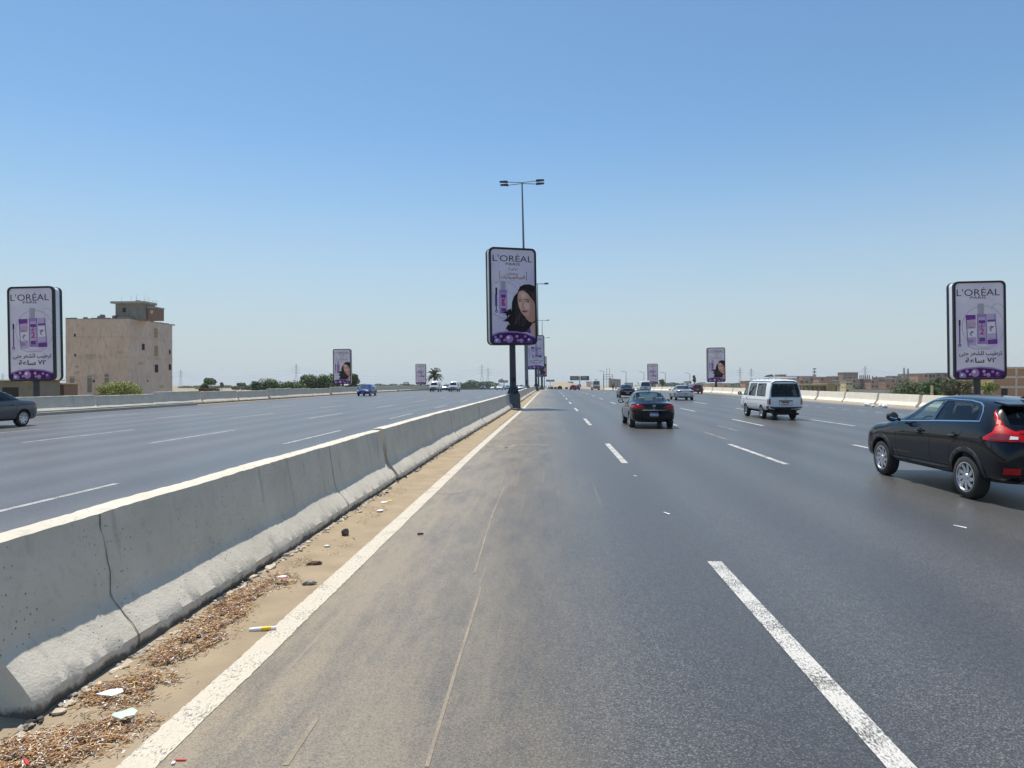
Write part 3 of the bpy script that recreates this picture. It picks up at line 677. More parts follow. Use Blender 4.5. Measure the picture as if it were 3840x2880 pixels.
        P([(404, 600), (430, 604), (436, 640), (428, 668), (414, 650)], 7, 'skin_light'); P([(452, 612), (490, 610), (505, 630), (495, 665), (470, 672), (456, 645)], 7, 'skin_light'); P([(425, 515), (455, 508), (480, 530), (470, 560), (430, 560)], 7, 'skin_light')
        P([(400, 583), (412, 574), (430, 576), (432, 582), (414, 580)], 8, 'brow'); P([(452, 584), (470, 571), (500, 570), (515, 578), (500, 576), (472, 578)], 8, 'brow')
        disc(418, 592, 11, 8, 'brow', 12, 6); disc(488, 592, 17, 8, 'brow', 14, 7); disc(421, 591, 4, 9, 'white_soft', 8, 3); disc(480, 591, 4, 9, 'white_soft', 8, 3)
        P([(440, 596), (446, 596), (440, 630), (446, 645), (464, 648), (458, 655), (436, 650), (430, 642)], 8, 'skin_warm')
        P([(430, 684), (446, 678), (460, 680), (492, 680), (470, 697), (448, 698)], 8, 'lip'); P([(436, 689), (482, 684), (480, 686), (438, 691)], 9, 'brow')
        P([(540, 795), (556, 793), (556, 930), (510, 892), (512, 830)], 5, 'skin'); P([(484, 860), (506, 838), (514, 900), (478, 886)], 6, 'purple')
        P([(162, 918), (220, 893), (300, 884), (380, 886), (460, 900), (556, 940), (556, 985), (162, 985)], 7, 'purple_deep')
        P([(162, 908), (220, 884), (300, 875), (380, 877), (460, 890), (556, 928), (556, 942), (460, 902), (380, 889), (300, 888), (220, 897), (162, 922)], 8, 'violet')
        for x, y, r, c in ((315, 948, 36, 'bubble'), (208, 970, 30, 'violet'), (240, 925, 14, 'bubble'), (385, 925, 13, 'peach'), (425, 965, 20, 'bubble'), (395, 962, 12, 'violet'), (460, 925, 12, 'violet'), (190, 932, 12, 'violet'), (500, 962, 26, 'purple'), (270, 960, 10, 'peach')):
            disc(x, y, r, 9, c, 16)
            if r > 12: disc(x - r * .25, y - r * .3, r * .4, 10, 'white_soft' if r > 25 else 'peach', 10)
    else:
        ring(885, 425, 142, 4, 1, 'ring', 0, 360, 48); ring(985, 310, 40, 3, 1, 'ring', 180, 360);
        Rt(718, 375, 730, 415, 3, 'ink'); Rt(719, 415, 728, 530, 2, 'purple'); P([(720, 530), (727, 530), (725, 552), (722, 552)], 3, 'ink'); disc(723, 553, 11, 3, 'purple', 14); disc(723, 555, 5, 4, 'white_soft', 10)
        P([(765, 342), (833, 342), (836, 553), (778, 557)], 2, 'violet_pale'); P([(765, 342), (833, 342), (834, 372), (768, 378)], 3, 'purple'); P([(771, 400), (834, 396), (835, 412), (772, 418)], 4, 'peach')
        P([(775, 440), (834, 436), (835, 494), (777, 498)], 3, 'white_soft'); P([(790, 470), (805, 450), (822, 462), (800, 476), (812, 490), (796, 486)], 4, 'violet')
        P([(912, 337), (966, 337), (980, 546), (912, 549)], 2, 'violet_pale'); P([(912, 518), (978, 512), (980, 546), (912, 549)], 3, 'purple'); P([(914, 378), (968, 376), (969, 388), (914, 390)], 4, 'purple')
        P([(913, 396), (972, 394), (974, 470), (913, 474)], 3, 'white_soft'); P([(925, 440), (940, 418), (958, 428), (936, 446), (948, 460), (930, 456)], 4, 'violet')
        Rt(849, 265, 890, 338, 3, 'grey_cap'); Rt(852, 265, 864, 338, 4, 'ring'); Rt(845, 337, 907, 545, 3, 'violet'); Rt(851, 360, 901, 530, 4, 'violet_pale'); Rt(854, 380, 898, 402, 5, 'purple')
        P([(874, 402), (882, 402), (872, 432), (866, 432)], 5, 'magenta'); put_text(bm, '2', U(858), U(892), V(480), V(436), F(6), ci('magenta'), .03); P([(850, 418), (900, 412), (900, 415), (850, 421)], 5, 'purple'); Rt(856, 500, 896, 528, 5, 'purple')
        for x in (782, 920): Rt(x, 508, x + 48, 511, 5, 'violet')
        for x, w2 in ((776, 56), (850, 52), (916, 52)):
            for k, yy in enumerate((424, 429, 516, 521, 526, 534)): Rt(x + 6, yy, x + w2 - 6 - 9 * (k % 3), yy + 2, 6, 'purple')
        for q_ in ([(765, 342), (769, 342), (782, 556), (778, 557)], [(962, 337), (967, 337), (981, 546), (976, 546)], [(845, 337), (848, 337), (848, 545), (845, 545)], [(904, 337), (907, 337), (907, 545), (904, 545)]): P(q_, 5, 'purple')
        P([(780, 556), (830, 575), (930, 575), (975, 548), (972, 556), (930, 583), (830, 583), (776, 562)], 2, 'violet_pale')
        P([(697, 735), (760, 716), (860, 708), (950, 716), (1025, 738), (1025, 777), (697, 777)], 3, 'purple_deep')
        P([(697, 727), (760, 709), (860, 701), (950, 709), (1025, 730), (1025, 740), (950, 719), (860, 711), (760, 719), (697, 738)], 4, 'violet')
        for x, y, r, c in ((825, 745, 28, 'bubble'), (740, 765, 24, 'violet'), (770, 732, 11, 'bubble'), (885, 735, 11, 'peach'), (915, 760, 15, 'bubble'), (890, 758, 9, 'violet'), (945, 738, 10, 'violet'), (725, 742, 9, 'violet'), (980, 755, 18, 'purple'), (790, 755, 8, 'peach')):
            disc(x, y, r, 5, c, 16)
            if r > 10: disc(x - r * .25, y - r * .3, r * .4, 6, 'white_soft' if r > 20 else 'peach', 10)
    link('picture', bm, PM, pst)
    bm = bmesh.new(); zb = polev
    beam(bm, (0, 0, zb), (0, 0, z0 + .1), .235, 16, .215)
    lathe(bm, [(.46, 0), (.46, .05), (.33, .06), (.28, .25), (.24, .55)], 16, 'Z', (0, 0, zb))
    for k in range(8):
        a = math.pi / 4 * k; M = Matrix.Translation((0, 0, zb)) @ Matrix.Rotation(a, 4, 'Z')
        for q in prism(bm, [M @ Vector((.22, -.012, .02)), M @ Vector((.44, -.012, .05)), M @ Vector((.24, -.012, .55))], M.to_3x3() @ Vector((0, .024, 0))): pass
    bmesh.ops.recalc_face_normals(bm, faces=bm.faces)
    link('pole', bm, 'sign_pole', t, True)
    bm = bmesh.new(); box(bm, -.12, .12, -.242, -.20, zb + .85, zb + 1.15); link('service_hatch', bm, 'sign_frame', t)
    return t
mat('pedestal', (.10, .11, .12), .6, var=.2, vs=4)
def K(px, scale): 
    d = ray(px, 1440); Z_ = FPX / scale; f = cam_m @ Vector((0, 0, -1)); tt = Z_ / d.dot(f); return d.x * tt, d.y * tt
SG = 'tall double-sided billboards on poles'
signs = [('A', 1921, 360, 1294, 22, 1.0, 'nearest billboard on the median showing a dark-haired woman'), ('B', 2011, 128, 1385.6, 12, 1.0, 'second median billboard, showing bottles, half hidden behind the nearest one'),
         ('A', 2032, 77, 1413, 8, 1.0, 'third median billboard, farthest, only an edge with dark hair visible'),
         ('B', 140, 352, 1429, 0, None, 'large billboard at the left edge of the photo showing purple bottles'), ('A', 1287, 131, 1440, 0, None, 'left roadside billboard with a woman in front of green trees'), ('B', 1580, 76, 1441, 0, None, 'farthest left roadside billboard with bottles, beside a palm tree'),
         ('B', 3668, 366, 1423, 0, None, 'large billboard at the right edge above the black crossover, showing bottles'), ('A', 2687, 129, 1432.7, 0, None, 'right roadside billboard with a woman, left of the white minibus'), ('B', 2449, 75, 1439, 0, None, 'farthest right roadside billboard with bottles, behind a white van')]
protos = {}
for (kd, px, hp, yb, rz, pl, lab) in signs:
    x, y = K(px, hp / SH); d = ray(px, yb); zb = CAMH + d.z * (y / d.y)
    base = (zr_(y) + 1.0) if pl else zg_(y) + .2
    if pl: x = med(y) + (.38 if px == 1921 else .2)
    key = (kd, round(zb - base, 1) if not pl else 'm')
    t = make_billboard(kd, zb - base, 0.0); t.location = (x, y, base); t.rotation_euler = (R(0), R(-1.0 if pl else -.9), R(rz)); tag(t, lab, 'billboard', SG)
    if pl:
        bm = bmesh.new(); pr = [(-.45, 0), (-.40, 1.0), (.36, 1.0), (.40, 0)]
        prism(bm, [(a, -.42, b) for a, b in pr], (0, .84, 0)); bmesh.ops.recalc_face_normals(bm, faces=bm.faces)
        o = link('pedestal', bm, 'pedestal', t); o.location = (0, 0, -1.0 + 0)
# ------------------------------------------------------------------ street lamps on the median
mat('galv', (.15, .17, .20), .45, .5); mat('lamp_dark', (.03, .03, .035), .5)
def make_lamp():
    t = empty('street_lamp'); H = 26.4
    bm = bmesh.new(); beam(bm, (0, 0, 0), (0, 0, H), .24, 12, .09); lathe(bm, [(.42, 0), (.42, .10), (.34, .14), (.26, .35)], 16, 'Z'); link('pole', bm, 'galv', t, True)
    bm = bmesh.new(); box(bm, -.09, .09, -.265, -.22, .5, 1.0); link('service_hatch', bm, 'lamp_dark', t)
    for s in (-1, 1):
        for dy, dz in ((-.7, -.0), (.7, .0)):
            bm = bmesh.new(); beam(bm, (0, dy * .3, H), (s * 1.9, dy, H), .05, 8); link('arm', bm, 'galv', t)
            bm = bmesh.new(); prism(bm, [(s * 1.8, dy - .17, H - .10), (s * 2.85, dy - .15, H - .02), (s * 2.85, dy - .15, H + .14), (s * 2.0, dy - .17, H + .16), (s * 1.8, dy - .17, H + .1)], (0, .34, 0)); bmesh.ops.recalc_face_normals(bm, faces=bm.faces); link('lamp_head', bm, 'lamp_dark', t)
    return t
lp = make_lamp()
for i, (y, lean) in enumerate(((88, -1.35), (176, -.6), (270, -.4), (362, -.3))):
    o = lp if i == 0 else copy_tree(lp)
    o.location = (med(y) - .02, y, zr_(y) + 1.0); o.rotation_euler = (0, R(lean), 0)
    tag(o, ['nearest median street lamp, its double arms highest in the sky above the nearest billboard', 'second median street lamp, pole rising behind the second median billboard', 'third median street lamp, short in the distance behind the median billboards', 'farthest and smallest median street lamp with a faint arm'][i], 'street lamp', 'street lamps on the median')
# ------------------------------------------------------------------ vehicles
def paint(name, c, rough=.22, metal=.0):
    return mat(name, c, rough, metal, coat=.75, var=.06, vs=6, spec=.05)
paint('paint_black', (.004, .005, .009), .25); paint('paint_navyblack', (.003, .004, .009), .2); paint('paint_grey', (.075, .078, .095), .3, .5); paint('paint_silver', (.42, .45, .50), .28, .6)
paint('paint_white', (.74, .76, .77), .35); paint('paint_blue', (.008, .026, .17), .25); paint('paint_maroon', (.10, .025, .028), .3); paint('paint_red', (.30, .025, .02), .3); paint('paint_bluelight', (.05, .16, .32), .3)
mat('plastic_black', (.022, .022, .024), .6); mat('well', (.006, .006, .006), .9); mat('tyre', (.028, .027, .026), .85, bump=.2, bs=60); mat('alloy', (.62, .64, .68), .28, .9); mat('steel_wheel', (.42, .42, .42), .5, .5)
mat('chrome', (.80, .82, .85), .15, 1.0); mat('lamp_red', (.45, .005, .008), .3, coat=.3, spec=.25); mat('lamp_red_dark', (.16, .008, .012), .2, coat=1); mat('lamp_clear', (.70, .72, .74), .12, coat=1); mat('seat_fabric', (.10, .10, .10), .9); mat('seat_pale', (.48, .47, .43), .9); mat('plate_white', (.68, .70, .72), .4); mat('plate_blue', (.02, .10, .42), .4); mat('mirror', (.7, .75, .8), .03, 1.0); mat('panel_grey', (.10, .10, .105), .7)
mat('orange_paint', (.50, .12, .04), .4); mat('glass_shine', (.012, .016, .020), .06, coat=1)

def cage(st, inset=0, top=0, zb0=None, rng=None):
    bm = bmesh.new(); rings = []
    S_ = st
    if rng:
        def ip(s):
            for a, b in zip(st, st[1:]):
                if a[0] <= s <= b[0]:
                    t = (s - a[0]) / (b[0] - a[0] + 1e-9); return (s,) + tuple(a[k] + (b[k] - a[k]) * t for k in range(1, 6))
        n = 14; S_ = [ip(rng[0] + (rng[1] - rng[0]) * k / n) for k in range(n + 1)]
    for (s, zb, zs, zt, w_, wr) in S_:
        w2, wr2, zt2 = w_ - inset, wr - inset, zt - top
        if zb0: zb = zb0
        zs2 = min(zs, zt2 - .05)
        h = zs2 - zb; dr = min(.10, max(.012, (zt2 - zs2) * .35))
        half = [(0, zb), (.78 * w2, zb), (.965 * w2, zb + min(.06, h * .2)), (w2, zb + .42 * h), (.992 * w2, zb + .80 * h), (.945 * w2, zs2), (wr2, zt2 - dr), (wr2 * .74, zt2 - .018), (0, zt2)]
        L = [(-x, z) for x, z in half]; Rr = half
        rg = [bm.verts.new((0, s, half[0][1]))] + [bm.verts.new((x, s, z)) for x, z in Rr[1:-1]] + [bm.verts.new((0, s, half[-1][1]))] + [bm.verts.new((x, s, z)) for x, z in L[-2:0:-1]]
        rings.append(rg)
    n = len(rings[0])
    for a, b in zip(rings, rings[1:]):
        for i in range(n): bm.faces.new((a[i], b[i], b[(i + 1) % n], a[(i + 1) % n]))
    for rg, fl in ((rings[0], 0), (rings[-1], 1)):
        h = n // 2
        for i in range(h):
            l0, l1, r0, r1 = rg[(n - i) % n], rg[n - i - 1], rg[i], rg[i + 1]
            q = []
            for v in (r0, r1, l1, l0):
                if v not in q: q.append(v)
            if len(q) >= 3: bm.faces.new(q if fl else q[::-1])
    bmesh.ops.recalc_face_normals(bm, faces=bm.faces)
    return bm
def eval_mesh(o):
    dg = bpy.context.evaluated_depsgraph_get(); dg.update()
    return bpy.data.meshes.new_from_object(o.evaluated_get(dg), preserve_all_data_layers=True, depsgraph=dg)
def clip_poly(bm, step):
    bmesh.ops.triangulate(bm, faces=bm.faces)
    for ax in (0, 2):
        lo = min(v.co[ax] for v in bm.verts); hi = max(v.co[ax] for v in bm.verts); k = math.ceil(lo / step)
        while k * step < hi:
            no = [0, 0, 0]; no[ax] = 1; co = [0, 0, 0]; co[ax] = k * step
            if k * step > lo + 1e-4:
                bmesh.ops.bisect_plane(bm, geom=bm.verts[:] + bm.edges[:] + bm.faces[:], plane_co=co, plane_no=no, dist=1e-5)
            k += 1
class Veh:
    def __init__(s, name, st, lean=None, cagefn=None):
        s.root = empty(name); s.st = st; s.L = st[-1][0]; s.lean = lean
        bm = cage(st)
        if lean:
            for v in bm.verts:
                if v.co.y < lean[1]: v.co.y += lean[0] * max(0, v.co.z - lean[2]) * (1 - v.co.y / lean[1])
        me = bpy.data.meshes.new('body'); bm.to_mesh(me); bm.free()
        o = bpy.data.objects.new('body', me); C.objects.link(o); m = o.modifiers.new('s', 'SUBSURF'); m.levels = 2
        me2 = eval_mesh(o); bpy.data.objects.remove(o)
        s.mesh = me2; b = bmesh.new(); b.from_mesh(me2); s.bvh = BVHTree.FromBMesh(b); b.free()
    def body(s, paintm, cutters=(), well='well', extra=None):
        o = bpy.data.objects.new('body', s.mesh); C.objects.link(o)
        for mm in (paintm, well, 'plastic_black'): s.mesh.materials.append(MT[mm])
        tmp = []
        for bm in cutters:
            for f in bm.faces: f.material_index = 1
            me = bpy.data.meshes.new('cut'); bm.to_mesh(me); bm.free()
            for mm in (paintm, well, 'plastic_black'): me.materials.append(MT[mm])
            c = bpy.data.objects.new('cut', me); C.objects.link(c); tmp.append(c)
            md = o.modifiers.new('b', 'BOOLEAN'); md.object = c; md.operation = 'DIFFERENCE'; md.solver = 'EXACT'
        me = eval_mesh(o); bpy.data.objects.remove(o)
        for c in tmp: bpy.data.objects.remove(c)
        if extra:
            for p in me.polygons:
                if p.material_index == 0 and extra(p.center, p.normal): p.material_index = 2
        me.name = 'body'; o = bpy.data.objects.new('body', me); C.objects.link(o); o.parent = s.root
        me.polygons.foreach_set('use_smooth', [True] * len(me.polygons)); me.set_sharp_from_angle(angle=R(38))
        s.bodyo = o; return o
    def cast(s, p, ax):
        D = {'L': Vector((1, 0, 0)), 'R': Vector((-1, 0, 0)), 'B': Vector((0, 1, 0)), 'F': Vector((0, -1, 0)), 'T': Vector((0, 0, -1)), 'C': Vector((.70711, .70711, 0)), 'E': Vector((-.70711, .70711, 0))}[ax]
        if ax in 'LR': o = Vector((0, p[0], p[1]))
        elif ax == 'C': o = Vector((p[0] * .70711, -p[0] * .70711, p[1]))
        elif ax == 'E': o = Vector((-p[0] * .70711, -p[0] * .70711, p[1]))
        elif ax in 'BF': o = Vector((p[0], s.L / 2, p[1]))
        else: o = Vector((p[0], p[1], 0))
        o2 = o - D * 6; h = s.bvh.ray_cast(o2, D)
        if h[0] is None:
            c = s.bvh.find_nearest(o - D * 1.0); return c[0], -D
        return h[0], -D
    def patch(s, bm, pts, ax, off=.004, step=.09, mi=0, depth=0):
        b = bmesh.new(); b.faces.new([b.verts.new((x, 0, z)) for x, z in pts]); clip_poly(b, step)
        mp = {}
        for v in b.verts:
            q, n = s.cast((v.co.x, v.co.z), ax); mp[v] = bm.verts.new(q + n * off)
        for f in b.faces:
            try:
                g = bm.faces.new([mp[v] for v in f.verts]); g.material_index = mi; g.smooth = True
            except ValueError: pass
        if depth:                              # skirt so that the piece has thickness
            _, n = s.cast(pts[0], ax)
            for e in [e for e in b.edges if len(e.link_faces) == 1]:
                a, c = mp[e.verts[0]], mp[e.verts[1]]
                try: bm.faces.new((a, c, bm.verts.new(c.co - n * depth), bm.verts.new(a.co - n * depth))).material_index = mi
                except ValueError: pass
        b.free()
    def part(s, name, pts, ax, m, off=.004, step=.09, parent=None, depth=0, label=None):
        bm = bmesh.new()
        for pp in (pts if isinstance(pts[0][0], (tuple, list)) else [pts]): s.patch(bm, pp, ax, off, step, 0, depth)
        bmesh.ops.recalc_face_normals(bm, faces=bm.faces)
        o = link(name, bm, m, parent or s.root)
        if label: o['label'] = label
        return o
    def strip(s, name, line, wd, ax, m, off=.004, parent=None):
        q = []
        for a, b in zip(line, line[1:]):
            a, b = Vector(a), Vector(b); d = (b - a).normalized() * .0; n = Vector((-(b - a).y, (b - a).x)).normalized() * wd / 2
            q.append([tuple(a + n - d), tuple(b + n + d), tuple(b - n + d), tuple(a - n - d)])
        return s.part(name, q, ax, m, off, .12, parent)
    def prism_side(s, pts):
        bm = bmesh.new(); prism(bm, [(-1.6, a, b) for a, b in pts], (3.2, 0, 0)); bmesh.ops.recalc_face_normals(bm, faces=bm.faces); return bm
    def prism_end(s, pts, y0, y1):
        bm = bmesh.new(); prism(bm, [(a, y0, b) for a, b in pts], (0, y1 - y0, 0)); bmesh.ops.recalc_face_normals(bm, faces=bm.faces); return bm
    def well_cut(s, y, z, r, x0=.50):
        out = []
        for sg in (-1, 1):
            bm = bmesh.new(); lathe(bm, [(r, sg * x0), (r, sg * 1.3)], 32, 'X', (0, y, z), 0, True); bmesh.ops.recalc_face_normals(bm, faces=bm.faces); out.append(bm)
        return out
def arc(cy, cz, r, a0, a1, n=14): return [(cy + r * math.cos(R(a0 + (a1 - a0) * k / n)), cz + r * math.sin(R(a0 + (a1 - a0) * k / n))) for k in range(n + 1)]
def wheel(root, x, y, r, wd, rim_r, spokes, rim_m, style='alloy'):
    sg = 1 if x > 0 else -1
    bm = bmesh.new(); hw = wd / 2
    lathe(bm, [(rim_r, -hw), (rim_r + .01, -hw), (r * .93, -hw * 1.0), (r * .985, -hw * .8), (r, -hw * .5), (r, hw * .5), (r * .985, hw * .8), (r * .93, hw), (rim_r + .01, hw), (rim_r, hw * .98), (rim_r - .015, hw * .5), (rim_r - .02, -hw)], 40)
    w_ = link('wheel', bm, 'tyre', root, True, 60); w_.location = (x, y, r)
    bm = bmesh.new(); xo = sg * hw
    lathe(bm, [(rim_r + .004, xo * 1.0), (rim_r - .012, xo * 1.02), (rim_r - .03, xo * .80), (rim_r - .035, xo * .2)], 40, mi=0)
    lathe(bm, [(rim_r - .02, xo * .15), (.02, xo * .15)], 24, mi=1)
    if style == 'alloy':
        lathe(bm, [(.001, xo * .95), (.05, xo * .92), (.065, xo * .7)], 16)
        for k in range(spokes):
            a = 2 * math.pi * k / spokes
            for dt, w1 in ((-.11, .020), (.11, .020)) if spokes < 8 else ((0, .030),):
                tw = .34 * sg if spokes >= 8 else 0
                p0 = (.045, a + dt * .4); p1 = (rim_r * .6, a + dt + tw * .45); p2 = (rim_r - .012, a + dt * 1.5 + tw)
                pr = None
                for (r_, t_), ww, xx in ((p0, w1 * .8, .80), (p1, w1 * 1.15, .86), (p2, w1 * .9, .92)):
                    c, s_ = math.cos(t_), math.sin(t_); q = [Vector((xo * xx, r_ * c - ww * s_, r_ * s_ + ww * c)), Vector((xo * xx, r_ * c + ww * s_, r_ * s_ - ww * c)), Vector((xo * (xx - .35), r_ * c + ww * s_, r_ * s_ - ww * c)), Vector((xo * (xx - .35), r_ * c - ww * s_, r_ * s_ + ww * c))]
                    cur = [bm.verts.new(v) for v in q]
                    if pr:
                        for i in range(4): bm.faces.new((pr[i], pr[(i + 1) % 4], cur[(i + 1) % 4], cur[i]))
                    pr = cur
    else:
        lathe(bm, [(.001, xo * .75), (.06, xo * .75), (.075, xo * .45), (rim_r * .7, xo * .35), (rim_r * .8, xo * .6), (rim_r - .03, xo * .3)], 24)
    bmesh.ops.recalc_face_normals(bm, faces=bm.faces)
    link('rim', bm, [rim_m, 'well'], w_, True, 35)
    return w_
def mirrorpod(v, y, z, x, m='plastic_black', rear=True):
    for sg in (-1, 1):
        bm = bmesh.new(); ellip(bm, (sg * (x + .10), y, z), (.112, .07, .098), 14); beam(bm, (sg * (x - .06), y + .03, z - .06), (sg * (x + .04), y, z - .03), .03, 8)
        o = link('wing_mirror', bm, m, v.root, True)
        bm = bmesh.new(); lathe(bm, [(.001, 0), (.062, 0)], 16, 'X'); 
        for q in bm.verts: q.co = Vector((q.co.y * 1.25 + sg * (x + .10), y - .067, q.co.z * .95 + z))
        link('mirror_glass', bm, 'mirror', o)
def plate(v, ax, x0, x1, z0, z1, top='plate_blue', off=.015):
    o = v.part('number_plate', [(x0, z0), (x1, z0), (x1, z1), (x0, z1)], ax, 'plate_white', off, .3, depth=off)
    v.part('plate_band', [(x0, z1 - (z1 - z0) * .38), (x1, z1 - (z1 - z0) * .38), (x1, z1), (x0, z1)], ax, top, off + .004, .3, parent=o)
    bm = bmesh.new(); sg = -1 if ax == 'B' else 1; q, _ = v.cast(((x0 + x1) / 2, z0 + (z1 - z0) * .3), ax); yy = q.y + sg * (off + .006)
    f = lambda a, b: Vector((-sg * a, yy, b))
    if x1 - x0 > .3:
        put_text(bm, shape_ar('سط') + ' \u0664\u0667', x0 + .04, x1 - .04, z0 + .02, z0 + (z1 - z0) * .52, lambda a, b: Vector((a if sg < 0 else -a, yy, b))); link('plate_lettering', bm, 'print_ink', o)
    return o
def seats(v, rows, m='seat_fabric', zf=.45, h=.62):
    for (y, xs, wd) in rows:
        for x in xs:
            bm = bmesh.new(); box(bm, x - wd / 2, x + wd / 2, y, y + .5, zf - .18, zf, taper=.03); M = Matrix.Translation((x, y + .02, zf - .04)) @ Matrix.Rotation(R(14), 4, 'X')
            box(bm, -wd / 2, wd / 2, -.08, .06, 0, h, 0, M, .03); box(bm, -.13, .13, -.05, .05, h + .02, h + .22, 0, M, .02); link('seat', bm, m, v.root)

def person_mesh(name, joints, edges, mats, head_c, loc=None, hair=True):
    """skinned figure: joints {name:(pos, radius)}"""
    names = list(joints); me = bpy.data.meshes.new(name)
    me.from_pydata([joints[n][0] for n in names], [(names.index(a), names.index(b)) for a, b in edges], [])
    o = bpy.data.objects.new(name, me); C.objects.link(o)
    o.modifiers.new('k', 'SKIN'); 
    sv = me.skin_vertices[0].data if me.skin_vertices else None
    if sv is None:
        b = bmesh.new(); b.from_mesh(me); b.verts.layers.skin.verify(); b.to_mesh(me); b.free(); sv = me.skin_vertices[0].data
    for i, n in enumerate(names): r = joints[n][1]; sv[i].radius = (r, r) if isinstance(r, float) else r
    sv[0].use_root = True
    m = o.modifiers.new('s', 'SUBSURF'); m.levels = 1
    me2 = eval_mesh(o); bpy.data.objects.remove(o); me2.name = name
    o = bpy.data.objects.new(name, me2); C.objects.link(o)
    me2.polygons.foreach_set('use_smooth', [True] * len(me2.polygons))
    return o
mat('skin', (.40, .22, .15), .6); mat('cloth_grey', (.30, .33, .34), .9); mat('cloth_dark', (.03, .03, .035), .9); mat('cloth_red', (.45, .06, .03), .8); mat('cloth_white', (.75, .75, .75), .9); mat('hair', (.015, .012, .010), .7)
def seated(loc, shirt, trousers, label, reach=.42, lean=0.0, arm_z=.42, hands=True, cat='person'):
    """seated person facing +y; hip at origin"""
    J = {'pelvis': ((0, 0, .02), .13), 'spine': ((0, .0 + lean * .5, .25), .145), 'chest': ((0, lean, .46), (.17, .12)), 'neck': ((0, lean + .01, .60), .055), 'head0': ((0, lean + .02, .68), .075), 'head1': ((0, lean + .03, .77), .098), 'head2': ((0, lean + .02, .85), .075)}
    E_ = [('pelvis', 'spine'), ('spine', 'chest'), ('chest', 'neck'), ('neck', 'head0'), ('head0', 'head1'), ('head1', 'head2')]
    for s, n in ((-1, 'l'), (1, 'r')):
        J['sh' + n] = ((s * .19, lean, .53), .065); J['el' + n] = ((s * .24, lean + .12 + reach * .2, .30 + .4 * (arm_z - .35)), .045); J['wr' + n] = ((s * .17, lean + reach, arm_z), .030)
        J['hand' + n] = ((s * .165, lean + reach + .07, arm_z + .02), .036)
        J['hipj' + n] = ((s * .10, .02, -.0), .10); J['kn' + n] = ((s * .16, .45, .08), .065); J['an' + n] = ((s * .15, .62, -.32), .045); J['ft' + n] = ((s * .15, .76, -.36), .04)
        E_ += [('chest', 'sh' + n), ('sh' + n, 'el' + n), ('el' + n, 'wr' + n), ('wr' + n, 'hand' + n), ('pelvis', 'hipj' + n), ('hipj' + n, 'kn' + n), ('kn' + n, 'an' + n), ('an' + n, 'ft' + n)]
        for k in range(4):
            q = (s * (.145 + .014 * k), lean + reach + .125 + .006 * (k in (1, 2)), arm_z + .035 - .006 * k); J['f%d%s' % (k, n)] = (q, .010); J['g%d%s' % (k, n)] = ((q[0], q[1] + .018, q[2] - .035), .009)
            E_ += [('hand' + n, 'f%d%s' % (k, n)), ('f%d%s' % (k, n), 'g%d%s' % (k, n))]
        J['th' + n] = ((s * .125, lean + reach + .08, arm_z + .03), .011); E_.append(('hand' + n, 'th' + n))
    o = person_mesh('person', J, E_, None, None)
    for m in ('skin', shirt, trousers): o.data.materials.append(MT[m])
    for p in o.data.polygons:
        c = p.center; p.material_index = 0
        if c.z < .60 and abs(c.x) < .30 and c.y < lean + reach * .55 + .1: p.material_index = 1
        if c.z < .14: p.material_index = 2
    bm = bmesh.new(); ellip(bm, (0, lean + .0, .80), (.092, .105, .115), 14); h = link('hair', bm, 'hair', o, True)
    for s in (-1, 1):
        bm = bmesh.new(); ellip(bm, (s * .035, lean + .118, .785), (.014, .008, .009), 8); link('eye', bm, 'hair', o)
    bm = bmesh.new(); ellip(bm, (0, lean + .135, .755), (.012, .02, .02), 8); link('nose', bm, 'skin', o)
    o.location = loc; tag(o, label, cat); return o

